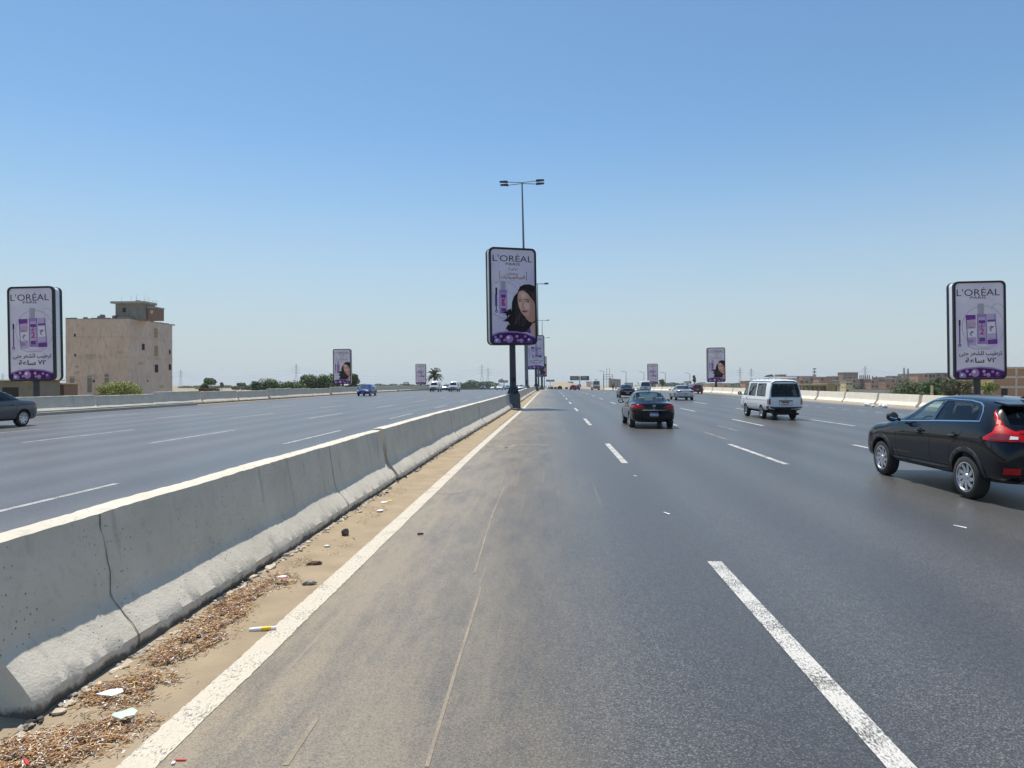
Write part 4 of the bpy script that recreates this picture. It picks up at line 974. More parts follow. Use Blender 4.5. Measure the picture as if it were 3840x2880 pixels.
# ---- black crossover
def crossover():
    st = [(0.0, .50, .80, .90, .70, .60), (.05, .40, .86, 1.02, .80, .66), (.14, .34, .98, 1.18, .86, .66), (.30, .32, 1.10, 1.36, .885, .62), (.50, .31, 1.20, 1.55, .895, .60), (.58, .31, 1.22, 1.59, .895, .60), (.95, .31, 1.24, 1.635, .90, .60), (1.5, .31, 1.22, 1.675, .895, .60),
          (2.1, .31, 1.19, 1.685, .89, .60), (2.55, .31, 1.16, 1.655, .89, .585), (2.95, .31, 1.14, 1.50, .895, .585), (3.35, .31, 1.115, 1.29, .90, .61), (3.62, .31, 1.09, 1.145, .90, .68), (3.75, .31, 1.06, 1.10, .90, .70), (4.1, .31, 1.02, 1.075, .895, .70), (4.35, .31, .98, 1.03, .875, .68), (4.50, .30, .90, .945, .83, .63), (4.57, .30, .76, .80, .78, .58), (4.61, .32, .64, .68, .72, .52), (4.63, .38, .56, .58, .64, .45)]
    v = Veh('crossover', st)
    side = [(.72, 1.285), (1.98, 1.225), (3.12, 1.155), (2.72, 1.45), (2.46, 1.555), (2.0, 1.585), (1.35, 1.575), (1.02, 1.53), (.84, 1.44)]
    fw = [(2.06, 1.225), (3.00, 1.165), (2.70, 1.43), (2.46, 1.535), (2.06, 1.562)]
    rw = [(.80, 1.288), (1.96, 1.232), (1.96, 1.562), (1.35, 1.553), (1.06, 1.512), (.90, 1.43)]
    rear = [(-.60, 1.24), (.60, 1.24), (.56, 1.47), (-.56, 1.47)]
    ws = [(-.62, 1.16), (.62, 1.16), (.52, 1.58), (-.52, 1.58)]
    cut = [cage(st, .07, .055, .45, (.75, 3.42))] + v.well_cut(.93, .355, .415) + v.well_cut(3.76, .355, .415)
    cut += [v.prism_side(fw), v.prism_side(rw), v.prism_end(rear, -.4, 1.0), v.prism_end(ws, 2.2, 4.2)]
    v.body('paint_black', cut, extra=lambda c, n: (c.z < .47 and abs(c.x) > .4 and 1.25 < c.y < 3.4) or n.z < -.8)
    for ax in 'LR':
        v.part('front_window', fw, ax, 'glass_clear', -.006); v.part('rear_window', rw, ax, 'glass_dark', -.006)
        line = [(.70, 1.275), (1.98, 1.212), (3.14, 1.142)]; v.strip('chrome_trim', line, .016, ax, 'chrome', .008)
        v.strip('chrome_trim', [(.70, 1.27), (.80, 1.42), (.92, 1.51), (1.05, 1.556), (1.35, 1.592), (2.0, 1.602), (2.50, 1.570), (2.80, 1.42)], .015, ax, 'chrome', .008)
        v.strip('pillar_trim', [(2.01, 1.22), (2.01, 1.575)], .10, ax, 'glass_shine', .004)
        for nm, cy in (('rear_arch', .93), ('front_arch', 3.76)):
            v.part('arch_cladding', arc(cy, .355, .492, -8, 188, 22) + arc(cy, .355, .412, 188, -8, 22), ax, 'plastic_black', .010, .07, depth=.012)
        v.part('sill_cladding', [(1.36, .31), (3.32, .31), (3.30, .45), (1.40, .45)], ax, 'plastic_black', .014, .12, depth=.02)
        v.strip('sill_line', [(1.42, .47), (3.30, .45)], .012, ax, 'panel_grey', .016)
        v.strip('door_seam', [(1.99, 1.21), (2.00, .75), (1.97, .47)], .012, ax, 'well', .002); v.strip('door_seam', [(3.12, 1.12), (3.22, .95), (3.16, .60), (3.08, .46)], .012, ax, 'well', .002)
        v.strip('door_seam', [(.92, 1.24), (1.12, 1.0), (1.36, .82), (1.42, .5)], .012, ax, 'well', .002)
        v.part('crease', [(.42, 1.005), (2.95, .960), (3.25, .90), (3.0, .935), (.42, .978)], ax, 'well', .0025, .1)
        0 and v.part('crease', [(1.62, .50), (1.72, .58), (2.05, .53), (3.05, .53), (3.05, .515), (2.05, .51), (1.76, .50)], ax, 'panel_grey', .003, .1)
        for y in (1.28, 2.32): 
            v.part('door_handle', [(y - .11, 1.00), (y + .11, .995), (y + .11, 1.025), (y - .11, 1.03)], ax, 'paint_black', .03, .2, depth=.03); v.part('handle_recess', arc(y, 1.01, .055, 0, 360, 12)[:-1], ax, 'well', .003)
    for ax in 'CE':                            # boomerang tail lamp wrapping round the corner
        v.part('tail_light', [(-.96, .995), (-.42, .99), (-.36, 1.08), (-.38, 1.14), (-.55, 1.15), (-.68, 1.22), (-.80, 1.38), (-.85, 1.46), (-.87, 1.42), (-.80, 1.24), (-.83, 1.13), (-.97, 1.03)], ax, 'lamp_red', .012, .05, depth=.016)
        v.part('lamp_lens', [(-.88, 1.015), (-.60, 1.01), (-.58, 1.10), (-.74, 1.12), (-.84, 1.08)], ax, 'lamp_red_dark', .017, .05)
    for sg in (-1, 1):
        q = lambda pts: [(sg * x, z) for x, z in pts]
        v.part('reversing_light', q([(.72, 1.03), (.62, 1.03), (.60, 1.07), (.69, 1.08)]), 'B', 'lamp_clear', .022, .07)
        v.part('reflector', q([(.82, .50), (.62, .50), (.62, .60), (.82, .60)]), 'B', 'lamp_red', .014, .08)
        v.part('headlight', q([(.80, .92), (.50, .84), (.52, .78), (.80, .80)]), 'F', 'lamp_clear', .012, .1)
    v.part('light_bar', [(-.56, 1.12), (.56, 1.12), (.56, 1.165), (-.56, 1.165)], 'B', 'lamp_red', .018, .1)
    v.part('rear_glass', rear, 'B', 'glass_dark', -.006); v.part('windscreen', ws, 'F', 'glass_clear', -.006)
    v.part('chrome_bar', [(-.30, .93), (.30, .93), (.30, .955), (-.30, .955)], 'B', 'chrome', .02, .2)
    v.part('skid_plate', [(-.58, .36), (.58, .36), (.48, .47), (-.48, .47)], 'B', 'panel_grey', .02, .2, depth=.02)
    v.part('bumper_cladding', [(-.80, .33), (.80, .33), (.84, .48), (.52, .49), (.48, .40), (-.48, .40), (-.52, .49), (-.84, .48)], 'B', 'plastic_black', .012, .12)
    v.part('grille', [(-.45, .50), (.45, .50), (.55, .78), (-.55, .78)], 'F', 'plastic_black', .01, .15)
    plate(v, 'B', -.20, .20, .72, .86)
    bm = bmesh.new(); prism(bm, [(-.60, .66, 1.565), (.60, .66, 1.565), (.56, .40, 1.525), (-.56, .40, 1.525)], (0, 0, .03)); bmesh.ops.recalc_face_normals(bm, faces=bm.faces); link('spoiler', bm, 'paint_black', v.root, True)
    bm = bmesh.new(); prism(bm, [(-.02, .95, 1.64), (-.02, .72, 1.62), (-.02, .74, 1.72)], (.04, 0, 0)); bmesh.ops.recalc_face_normals(bm, faces=bm.faces); link('antenna_fin', bm, 'plastic_black', v.root)
    mirrorpod(v, 3.02, 1.225, .93)
    for x in (-.785, .785):
        wheel(v.root, x, .93, .35, .205, .240, 9, 'alloy'); wheel(v.root, x, 3.76, .35, .205, .240, 9, 'alloy')
    seats(v, [(1.0, (-.38, .38), .5), (2.0, (-.38, .38), .5)], zf=.72, h=.60)
    bm = bmesh.new(); box(bm, -.74, .74, 3.05, 3.40, .80, 1.06, taper=.04); link('dashboard', bm, 'plastic_black', v.root)
    bm = bmesh.new()
    for k in range(20): beam(bm, (-.38 + .19 * math.cos(2 * math.pi * k / 20), 2.88 + .05 * math.sin(2 * math.pi * k / 20), 1.06 + .18 * math.sin(2 * math.pi * k / 20)), (-.38 + .19 * math.cos(2 * math.pi * (k + 1) / 20), 2.88 + .05 * math.sin(2 * math.pi * (k + 1) / 20), 1.06 + .18 * math.sin(2 * math.pi * (k + 1) / 20)), .016, 6)
    beam(bm, (-.38, 2.86, 1.06), (-.38, 3.1, .95), .03); link('steering_wheel', bm, 'plastic_black', v.root)
    return v.root
sv = crossover(); sv.location = (7.66, 10.62, 0); tag(sv, 'black crossover in the right foreground with red tail light, cut off by the edge', 'car', 'cars driving away on the right carriageway')
seated((7.66 - .38, 10.62 + 2.28, .70), 'cloth_grey', 'cloth_dark', 'driver in the black crossover, hand on the steering wheel behind the open front window', reach=.36)

# ---- saloon
def saloon(name, paintm, glass='glass_mid', lamp='lamp_red_dark', full=True, rimm='alloy', emblem=True, spk=5):
    st = [(0.0, .40, .80, .86, .60, .46), (.05, .32, .88, .97, .71, .56), (.13, .26, .95, 1.035, .80, .62), (.30, .24, .985, 1.055, .875, .67), (.72, .24, 1.00, 1.075, .905, .68), (.85, .24, 1.00, 1.12, .905, .62), (1.15, .24, .995, 1.30, .905, .585), (1.45, .24, .985, 1.455, .905, .57), (1.80, .24, .975, 1.50, .905, .575),
          (2.3, .24, .96, 1.515, .905, .58), (2.75, .24, .95, 1.47, .905, .575), (3.0, .24, .94, 1.34, .905, .59), (3.35, .24, .93, 1.13, .905, .64), (3.6, .24, .915, .985, .90, .68), (3.75, .24, .90, .965, .895, .68), (4.15, .24, .83, .895, .875, .66), (4.42, .26, .74, .80, .82, .6), (4.54, .32, .60, .66, .73, .5), (4.58, .38, .52, .56, .62, .4)]
    v = Veh(name, st)
    fw = [(2.28, 1.005), (3.12, .975), (2.80, 1.25), (2.55, 1.36), (2.28, 1.385)]; rw = [(1.05, 1.03), (2.2, 1.008), (2.2, 1.388), (1.75, 1.37), (1.42, 1.28), (1.2, 1.17)]
    rear = [(-.66, 1.11), (.66, 1.11), (.54, 1.415), (-.54, 1.415)]; ws = [(-.66, 1.02), (.66, 1.02), (.52, 1.40), (-.52, 1.40)]
    cut = v.well_cut(.95, .32, .375) + v.well_cut(3.62, .32, .375)
    if full: cut = [cage(st, .07, .055, .40, (.95, 3.3))] + cut + [v.prism_side(fw), v.prism_side(rw), v.prism_end(rear, -.4, 1.6), v.prism_end(ws, 2.5, 4.2)]
    v.body(paintm, cut, extra=lambda c, n: n.z < -.8)
    g2 = glass if full else 'glass_shine'
    for ax in 'LR':
        v.part('front_window', fw, ax, g2, -.006 if full else .004); v.part('rear_window', rw, ax, g2 if glass != 'glass_mid' else g2, -.006 if full else .004)
        if full:
            v.strip('door_seam', [(2.24, 1.0), (2.24, .6), (2.20, .32)], .012, ax, 'well', .002); v.strip('door_seam', [(3.15, .97), (3.25, .7), (3.12, .32)], .012, ax, 'well', .002); v.strip('door_seam', [(1.2, 1.0), (1.35, .7), (1.36, .45)], .012, ax, 'well', .002)
            for y in (1.45, 2.5): v.part('door_handle', [(y - .1, .865), (y + .1, .86), (y + .1, .885), (y - .1, .89)], ax, paintm, .028, .2, depth=.03)
            v.strip('crease', [(.3, .86), (3.5, .80)], .014, ax, 'well' if 'silver' not in paintm else 'panel_grey', .0015)
            v.strip('window_trim', [(1.0, 1.015), (2.2, .993), (3.2, .96)], .012, ax, 'plastic_black', .006)
        v.part('tail_light', [(.14, .82), (.34, .87), (.38, .92), (.16, .95)], ax, lamp, .010, .07)
        v.part('headlight', [(4.1, .70), (4.42, .62), (4.45, .72), (4.12, .80)], ax, 'lamp_clear', .008, .1)
    for sg in (-1, 1):
        q = lambda pts: [(sg * x, z) for x, z in pts]
        v.part('tail_light', q([(.78, .82), (.66, .79), (.44, .84), (.38, .875), (.48, .925), (.66, .95), (.78, .93)]), 'B', lamp, .012, .07)
        v.part('headlight', q([(.80, .74), (.48, .66), (.50, .60), (.80, .62)]), 'F', 'lamp_clear', .012, .1)
    v.part('rear_glass', rear, 'B', g2, -.006 if full else .006); v.part('windscreen', ws, 'F', g2, -.006 if full else .006)
    v.part('grille', [(-.42, .46), (.42, .46), (.46, .62), (-.46, .62)], 'F', 'plastic_black', .01, .15)
    v.part('lower_bumper', [(-.66, .27), (.66, .27), (.58, .38), (-.58, .38)], 'B', 'plastic_black', .008, .15)
    v.part('boot_seam', [[(-.62, .70), (.62, .70), (.62, .712), (-.62, .712)], [(-.63, .70), (-.615, .70), (-.60, .98), (-.615, .98)], [(.63, .70), (.615, .70), (.60, .98), (.615, .98)]], 'B', 'well', .003, .2)
    if full:
        v.part('chrome_trim', [(-.46, .735), (.46, .735), (.46, .758), (-.46, .758)], 'B', 'chrome', .014, .2)
        bm = bmesh.new(); beam(bm, (0, 1.62, 1.43), (0, 1.50, 1.53), .008); link('antenna', bm, 'plastic_black', v.root)
        seats(v, [(1.25, (-.36, .36), .55), (2.15, (-.36, .36), .5)], zf=.50, h=.56, m='seat_pale')
    if emblem:
        q, _ = v.cast((.0, .915), 'B'); bm = bmesh.new()
        for k in range(16): a, b = 2 * math.pi * k / 16, 2 * math.pi * (k + 1) / 16; beam(bm, (.05 * math.cos(a), q.y - .012, .915 + .034 * math.sin(a)), (.05 * math.cos(b), q.y - .012, .915 + .034 * math.sin(b)), .011, 6)
        beam(bm, (-.05, q.y - .012, .905), (.03, q.y - .012, .91), .010, 6)
        link('emblem', bm, 'chrome', v.root); v.part('badge_plate', [(-.045, .77), (.045, .77), (.045, .86), (-.045, .86)], 'B', 'panel_grey', .010, .2)
    plate(v, 'B', -.17, .17, .50, .66)
    mirrorpod(v, 3.02, 1.03, .93, 'plastic_black' if 'silver' not in paintm else paintm)
    for x in (-.775, .775):
        for y in (.95, 3.62): wheel(v.root, x, y, .315, .205, .215, spk, rimm)
    return v.root
GR, GL = 'cars driving away on the right carriageway', 'cars coming the other way on the left carriageway'
def put(o, x, y, rz=0, label=None, cat='car', g=GR, L=4.58):
    # x,y: centre of the rear (going away) or of the front (oncoming)
    if rz == 0: o.location = (x, y, zr_(y + 2)); sl = zr_(y + 4) - zr_(y)
    else: o.location = (x, y + L, zr_(y + 2)); sl = zr_(y) - zr_(y + 4)
    o.rotation_euler = (math.atan(sl / 4) if rz == 0 else math.atan(sl / 4), 0, R(180 if rz else 0)); return tag(o, label, cat, g)
s1 = saloon('saloon_car', 'paint_navyblack', 'glass_clear', 'lamp_red')
put(s1, 4.16, 27.6, 0, 'black saloon with round silver emblem and blue topped plate in the second lane')
seated((3.80, 27.6 + 2.35, .50), 'cloth_dark', 'cloth_dark', 'driver seen through the rear window of the nearer black saloon', reach=.36)
s2 = saloon('saloon_car', 'paint_black', 'glass_mid', 'lamp_red_dark', emblem=False, rimm='alloy')
put(s2, 8.68, 77.0, 0, 'black saloon farther ahead, left of and behind the nearer black saloon')
s3 = saloon('saloon_car', 'paint_silver', 'glass_mid', 'lamp_red_dark', emblem=False); put(s3, 13.22, 67.5, 0, 'silver saloon ahead between the near black saloon and the white minibus')
s4 = saloon('saloon_car', 'paint_grey', 'glass_dark', 'lamp_red', emblem=False, spk=8)
s4.location = (-23.08, 27.54 + 1.03, 0); s4.rotation_euler = (0, 0, R(180)); s4.scale = (1.08, 1.08, 1.08); tag(s4, 'dark grey saloon cut off by the left edge, only its rear half seen', 'car', GL)
# ---- minibus
def minibus(name='minibus', full=True):
    st = [(0.0, .56, 1.10, 1.76, .74, .60), (.03, .50, 1.12, 1.86, .815, .66), (.10, .47, 1.13, 1.91, .845, .69), (.4, .39, 1.13, 1.94, .85, .69), (1.5, .38, 1.12, 1.955, .85, .69), (2.9, .38, 1.12, 1.955, .85, .69), (3.5, .38, 1.11, 1.93, .85, .685), (3.85, .38, 1.10, 1.84, .85, .68),
          (4.15, .38, 1.08, 1.58, .848, .69), (4.42, .38, 1.04, 1.24, .845, .72), (4.52, .38, 1.0, 1.11, .84, .72), (4.62, .38, .90, .98, .82, .70), (4.68, .40, .74, .80, .79, .64), (4.70, .50, .66, .70, .74, .58)]
    v = Veh(name, st, lean=(.16, .6, 1.0))
    w1 = [(3.42, 1.14), (4.22, 1.12), (4.02, 1.50), (3.80, 1.70), (3.48, 1.72)]; w2 = [(2.10, 1.12), (3.22, 1.12), (3.22, 1.72), (2.10, 1.72)]; w3 = [(.55, 1.12), (1.86, 1.12), (1.92, 1.72), (.68, 1.72)]
    rear = [(-.68, 1.10), (.68, 1.10), (.66, 1.40), (.58, 1.70), (-.58, 1.70), (-.66, 1.40)]; ws = [(-.70, 1.14), (.70, 1.14), (.62, 1.72), (-.62, 1.72)]
    cut = v.well_cut(1.10, .33, .37, .45) + v.well_cut(3.68, .33, .37, .45)
    if full: cut = [cage(st, .06, .06, .60, (.14, 4.2))] + cut + [v.prism_side(q) for q in (w1, w2, w3)] + [v.prism_end(rear, -.4, .6), v.prism_end(ws, 3.5, 4.9)]
    v.body('paint_white', cut, extra=lambda c, n: n.z < -.8)
    off = -.006 if full else .004; ga, gb = ('glass_clear', 'glass_dark') if full else ('glass_shine', 'glass_shine')
    for ax in 'LR':
        v.part('cab_window', w1, ax, 'glass_mid' if full else gb, off)
        for q in (w2, w3):
            v.part('side_window', q, ax, ga, off)
            if full:
                cx = sum(a for a, b in q) / 4
                v.strip('window_frame', [q[0], q[1], q[2], q[3], q[0]], .035, ax, 'plastic_black', .004); v.strip('window_divider', [(cx, 1.12), (cx, 1.72)], .03, ax, 'plastic_black', .004)
        if full:
            v.strip('window_frame', w1 + [w1[0]], .03, ax, 'plastic_black', .004)
            v.strip('body_crease', [(.1, .93), (4.5, .90)], .014, ax, 'panel_grey', .002); v.strip('body_crease', [(1.55, .70), (3.3, .69)], .010, ax, 'panel_grey', .002)
            v.strip('door_seam', [(3.32, 1.75), (3.32, .50)], .010, ax, 'panel_grey', .002); v.strip('roof_gutter', [(.1, 1.80), (3.7, 1.80)], .020, ax, 'panel_grey', .006)
            v.part('door_handle', [(3.44, .96), (3.56, .96), (3.56, 1.00), (3.44, 1.00)], ax, 'plastic_black', .02, .2)
        v.part('tail_light', [(.0, .74), (.14, .74), (.14, 1.00), (.0, 1.00)], ax, 'lamp_red_dark', .008, .1)
        v.part('bumper', [(-.05, .42), (.30, .42), (.30, .64), (-.05, .64)], ax, 'plastic_black', .012, .1)
    for sg in (-1, 1):
        q = lambda pts: [(sg * x, z) for x, z in pts]
        v.part('tail_light', q([(.835, .74), (.72, .74), (.72, 1.00), (.835, 1.00)]), 'B', 'lamp_red_dark', .014, .1)
        v.part('headlight', q([(.74, .68), (.46, .66), (.46, .80), (.74, .82)]), 'F', 'lamp_clear', .012, .1)
    v.part('rear_glass', rear, 'B', 'glass_dark' if full else gb, off)
    if full: v.strip('window_frame', rear + [rear[0]], .05, 'B', 'glass_shine', .005)
    v.part('windscreen', ws, 'F', gb if not full else 'glass_mid', off)
    v.part('grille', [(-.44, .68), (.44, .68), (.46, .80), (-.46, .80)], 'F', 'plastic_black', .01, .15); v.part('bumper', [(-.78, .42), (.78, .42), (.78, .60), (-.78, .60)], 'F', 'plastic_black', .03, .15)
    v.part('bumper', [(-.82, .36), (.82, .36), (.84, .62), (-.84, .62)], 'B', 'plastic_black', .07, .15, depth=.10)
    v.part('handle_bar', [(-.33, .885), (.33, .885), (.33, .93), (-.33, .93)], 'B', 'plastic_black', .025, .15, depth=.02)
    v.part('plate_frame', [(-.30, .70), (.28, .70), (.30, .87), (-.30, .87)], 'B', 'paint_white', .006, .15); v.strip('plate_recess', [(-.30, .87), (-.30, .71), (.30, .71), (.30, .87)], .014, 'B', 'panel_grey', .009)
    plate(v, 'B', -.21, .17, .72, .865, 'lamp_red_dark' if full else 'plate_blue')
    q, _ = v.cast((0, 1.02), 'B'); bm = bmesh.new()
    for k in range(12): a, b = 2 * math.pi * k / 12, 2 * math.pi * (k + 1) / 12; beam(bm, (.045 * math.cos(a), q.y - .008, 1.0 + .03 * math.sin(a)), (.045 * math.cos(b), q.y - .008, 1.0 + .03 * math.sin(b)), .006, 5)
    link('emblem', bm, 'steel_wheel', v.root)
    bm = bmesh.new()
    for y in (.45, 1.15, 1.85, 2.55, 3.25): beam(bm, (-.68, y, 1.99), (.68, y, 1.99), .018, 6); beam(bm, (-.66, y, 1.88), (-.66, y, 1.99), .016, 6); beam(bm, (.66, y, 1.88), (.66, y, 1.99), .016, 6)
    for x in (-.68, -.34, 0, .34, .68): beam(bm, (x, .35, 2.015), (x, 3.4, 2.015), .02, 6)
    for y in (.35, 3.4): beam(bm, (-.68, y, 2.03), (.68, y, 2.03), .026, 6)
    link('roof_rack', bm, 'paint_white', v.root)
    mirrorpod(v, 4.18, 1.20, .90)
    if full:
        seats(v, [(1.1, (-.5, 0, .5), .44), (2.0, (-.5, 0, .5), .44), (2.9, (-.5, .2), .44), (3.55, (-.45, .45), .5)], zf=.80, h=.60, m='seat_fabric')
        bm = bmesh.new(); beam(bm, (-.6, -.03, .30), (.6, -.03, .30), .05, 8); beam(bm, (.1, .05, .33), (.1, -.14, .33), .04, 8); box(bm, -.55, .55, .1, 4.3, .30, .46); link('chassis', bm, 'well', v.root)
    for x in (-.73, .73):
        for y in (1.10, 3.68): wheel(v.root, x, y, .318, .19, .19, 5, 'steel_wheel', 'steel')
    return v.root
m1 = minibus(); m1.scale = (1, 1.06, 1.035); put(m1, 11.48, 34.0, 0, 'white minibus with roof rack in the fourth lane on the right', 'minibus')
for (x, y, nm) in ((-.50, 1.25, 'passenger on the left of the back bench of the white minibus'), (.50, 2.15, 'passenger on the right side of the white minibus, a row ahead')):
    seated((11.48 + x, 34.0 + y, .80), 'cloth_dark', 'cloth_dark', nm, reach=.25, arm_z=.25)
m2 = minibus('van', False); put(m2, 14.75, 106.5, 0, 'white van seen above the roof of the near black saloon', 'van')
m3 = copy_tree(m2); put(m3, -21.3, 124, 180, 'white van with pale blue nose driving toward us, left one of the pair', 'van', GL, 4.7)
m4 = copy_tree(m2); put(m4, -17.85, 124.5, 180, 'white van with dark grille driving toward us, right one of the pair', 'van', GL, 4.7)
# ---- hatchback (small cars seen far away)
def hatch(name, paintm):
    st = [(0.0, .42, .82, .92, .70, .55), (.05, .34, .90, 1.10, .80, .60), (.14, .28, .96, 1.28, .84, .60), (.35, .26, .97, 1.44, .855, .58), (.8, .26, .97, 1.50, .86, .585), (1.6, .26, .95, 1.515, .86, .59), (2.2, .26, .94, 1.49, .86, .585), (2.55, .26, .93, 1.38, .86, .59), (2.95, .26, .92, 1.12, .86, .64),
          (3.15, .26, .90, 1.0, .855, .67), (3.5, .26, .86, .93, .845, .66), (3.85, .28, .76, .82, .80, .6), (3.98, .32, .62, .68, .72, .5), (4.02, .38, .54, .58, .62, .4)]
    v = Veh(name, st); v.body(paintm, v.well_cut(.72, .31, .37) + v.well_cut(3.22, .31, .37), extra=lambda c, n: n.z < -.8)
    for ax in 'LR':
        v.part('side_window', [[(1.95, .99), (2.72, .97), (2.40, 1.30), (1.95, 1.40)], [(.50, 1.03), (1.88, .99), (1.88, 1.41), (.75, 1.39)]], ax, 'glass_shine', .004)
        v.part('tail_light', [(.0, .85), (.22, .88), (.28, 1.02), (.10, 1.02)], ax, 'lamp_red', .008)
    for sg in (-1, 1):
        q = lambda pts: [(sg * x, z) for x, z in pts]
        v.part('tail_light', q([(.84, .84), (.58, .84), (.62, 1.02), (.80, 1.02)]), 'B', 'lamp_red', .012); v.part('headlight', q([(.80, .76), (.48, .68), (.46, .60), (.76, .62)]), 'F', 'lamp_clear', .012)
    v.part('rear_glass', [(-.60, 1.08), (.60, 1.08), (.52, 1.38), (-.52, 1.38)], 'B', 'glass_shine', .006); v.part('windscreen', [(-.66, 1.02), (.66, 1.02), (.54, 1.42), (-.54, 1.42)], 'F', 'glass_shine', .006)
    v.part('grille', [(-.44, .46), (.44, .46), (.44, .60), (-.44, .60)], 'F', 'plastic_black', .01); v.part('chrome_trim', [(-.40, .62), (.40, .62), (.40, .65), (-.40, .65)], 'F', 'chrome', .012)
    plate(v, 'F', -.15, .15, .36, .46, off=.02); plate(v, 'B', -.15, .15, .60, .74)
    mirrorpod(v, 2.62, 1.02, .88, paintm)
    for x in (-.74, .74):
        for y in (.72, 3.22): wheel(v.root, x, y, .305, .19, .20, 5, 'alloy')
    return v.root
h1 = hatch('hatchback', 'paint_blue'); put(h1, -23.5, 84.5, 180, 'bright blue hatchback driving toward us below the left roadside billboard', 'car', GL, 4.02)
def recolour(o, m):
    for ch in [o] + list(o.children):
        if ch.type == 'MESH' and ch.name.split('.')[0] in ('body', 'wing_mirror'):
            s_ = ch.material_slots[0]; s_.link = 'OBJECT'; s_.material = MT[m]
    return o
def hcopy(paintm, x, y, rz, lab, g): return put(recolour(copy_tree(h1), paintm), x, y, rz, lab, 'car', g, 4.02)
hcopy('paint_maroon', 22.05, 103.5, 0, 'dark maroon hatchback near the right barrier, beyond the silver saloon', GR)
hcopy('paint_red', 6.06, 181, 0, 'larger red car far ahead beside the white coach', GR); hcopy('paint_red', 7.6, 196, 0, 'second red car, half hidden behind the larger red one', GR)
hcopy('paint_navyblack', 3.49, 246, 0, 'dark blue car far ahead, left of the red cars', GR)
hcopy('paint_black', 9.4, 392, 0, 'tiny dark car far ahead between the dark blue car and the red cars', GR); hcopy('paint_silver', -.75, 338, 0, 'farthest silver car at the left side of the right carriageway', GR)
hcopy('paint_black', .9, 352, 0, 'tiny black car right beside the farthest silver car', GR); hcopy('paint_maroon', 2.9, 372, 0, 'tiny dark maroon car far ahead, left of the dark blue car', GR)
hcopy('paint_silver', -24.5, 158, 180, 'silver car coming behind the two white vans', GL); hcopy('paint_navyblack', -21.6, 146, 180, 'dark car with bright headlights between the two white vans', GL)
hcopy('paint_black', -25.1, 252, 180, 'small dark car far off on the left carriageway, right of the palm tree', GL); hcopy('paint_white', -26.9, 316, 180, 'tiny white car farthest off on the left carriageway', GL)
hcopy('paint_white', -14.5, 194, 180, 'white car beside a blue one, left of the nearest billboard pole', GL); hcopy('paint_bluelight', -13.6, 216, 180, 'light blue car just left of the nearest billboard pole', GL)
hcopy('paint_silver', -7.75, 181, 180, 'silver car seen over the median right of the nearest billboard pole', GL); hcopy('paint_black', -9.7, 205, 180, 'dark car half hidden by the nearest billboard pole', GL)
# ---- coach
def coach():
    st = [(0, .5, 1.4, 2.95, 1.05, .95), (.05, .4, 1.4, 3.08, 1.2, 1.08), (.2, .38, 1.4, 3.15, 1.25, 1.12), (5, .38, 1.4, 3.2, 1.25, 1.12), (9.6, .38, 1.4, 3.15, 1.25, 1.12), (9.9, .4, 1.3, 3.0, 1.2, 1.05), (10, .5, 1.2, 2.8, 1.05, .9)]
    v = Veh('coach', st); v.body('paint_white', v.well_cut(2.2, .48, .56, .8) + v.well_cut(7.6, .48, .56, .8))
    v.part('rear_glass', [(-.95, 1.75), (.95, 1.75), (.85, 2.75), (-.85, 2.75)], 'B', 'glass_shine', .02, .3); v.part('orange_band', [(-1.22, .55), (1.22, .55), (1.22, 1.15), (0, 1.3), (-1.22, 1.15)], 'B', 'orange_paint', .015, .3)
    for ax in 'LR':
        v.part('side_window', [(.6, 1.7), (9.2, 1.7), (9.2, 2.6), (.6, 2.6)], ax, 'glass_shine', .01, .6); v.part('orange_band', [(.1, .5), (9.6, .5), (9.6, .95), (.1, 1.1)], ax, 'orange_paint', .01, .6)
        for_b = 0
    for sg in (-1, 1): v.part('tail_light', [(sg * 1.2, 1.0), (sg * 1.0, 1.0), (sg * 1.0, 1.35), (sg * 1.2, 1.35)], 'B', 'lamp_red', .02, .3)
    v.part('windscreen', [(-1.0, 1.2), (1.0, 1.2), (.9, 2.7), (-.9, 2.7)], 'F', 'glass_shine', .02, .3)
    bm = bmesh.new(); box(bm, -.5, .5, 1.2, 2.6, 3.18, 3.4, taper=.08); link('roof_unit', bm, 'steel_wheel', v.root)
    for x in (-1.08, 1.08):
        for y in (2.2, 7.6): wheel(v.root, x, y, .5, .3, .28, 5, 'steel_wheel', 'steel')
    return v.root
put(coach(), 14.6, 217, 0, 'white coach with orange lower band far ahead beside the blue road signs', 'coach')
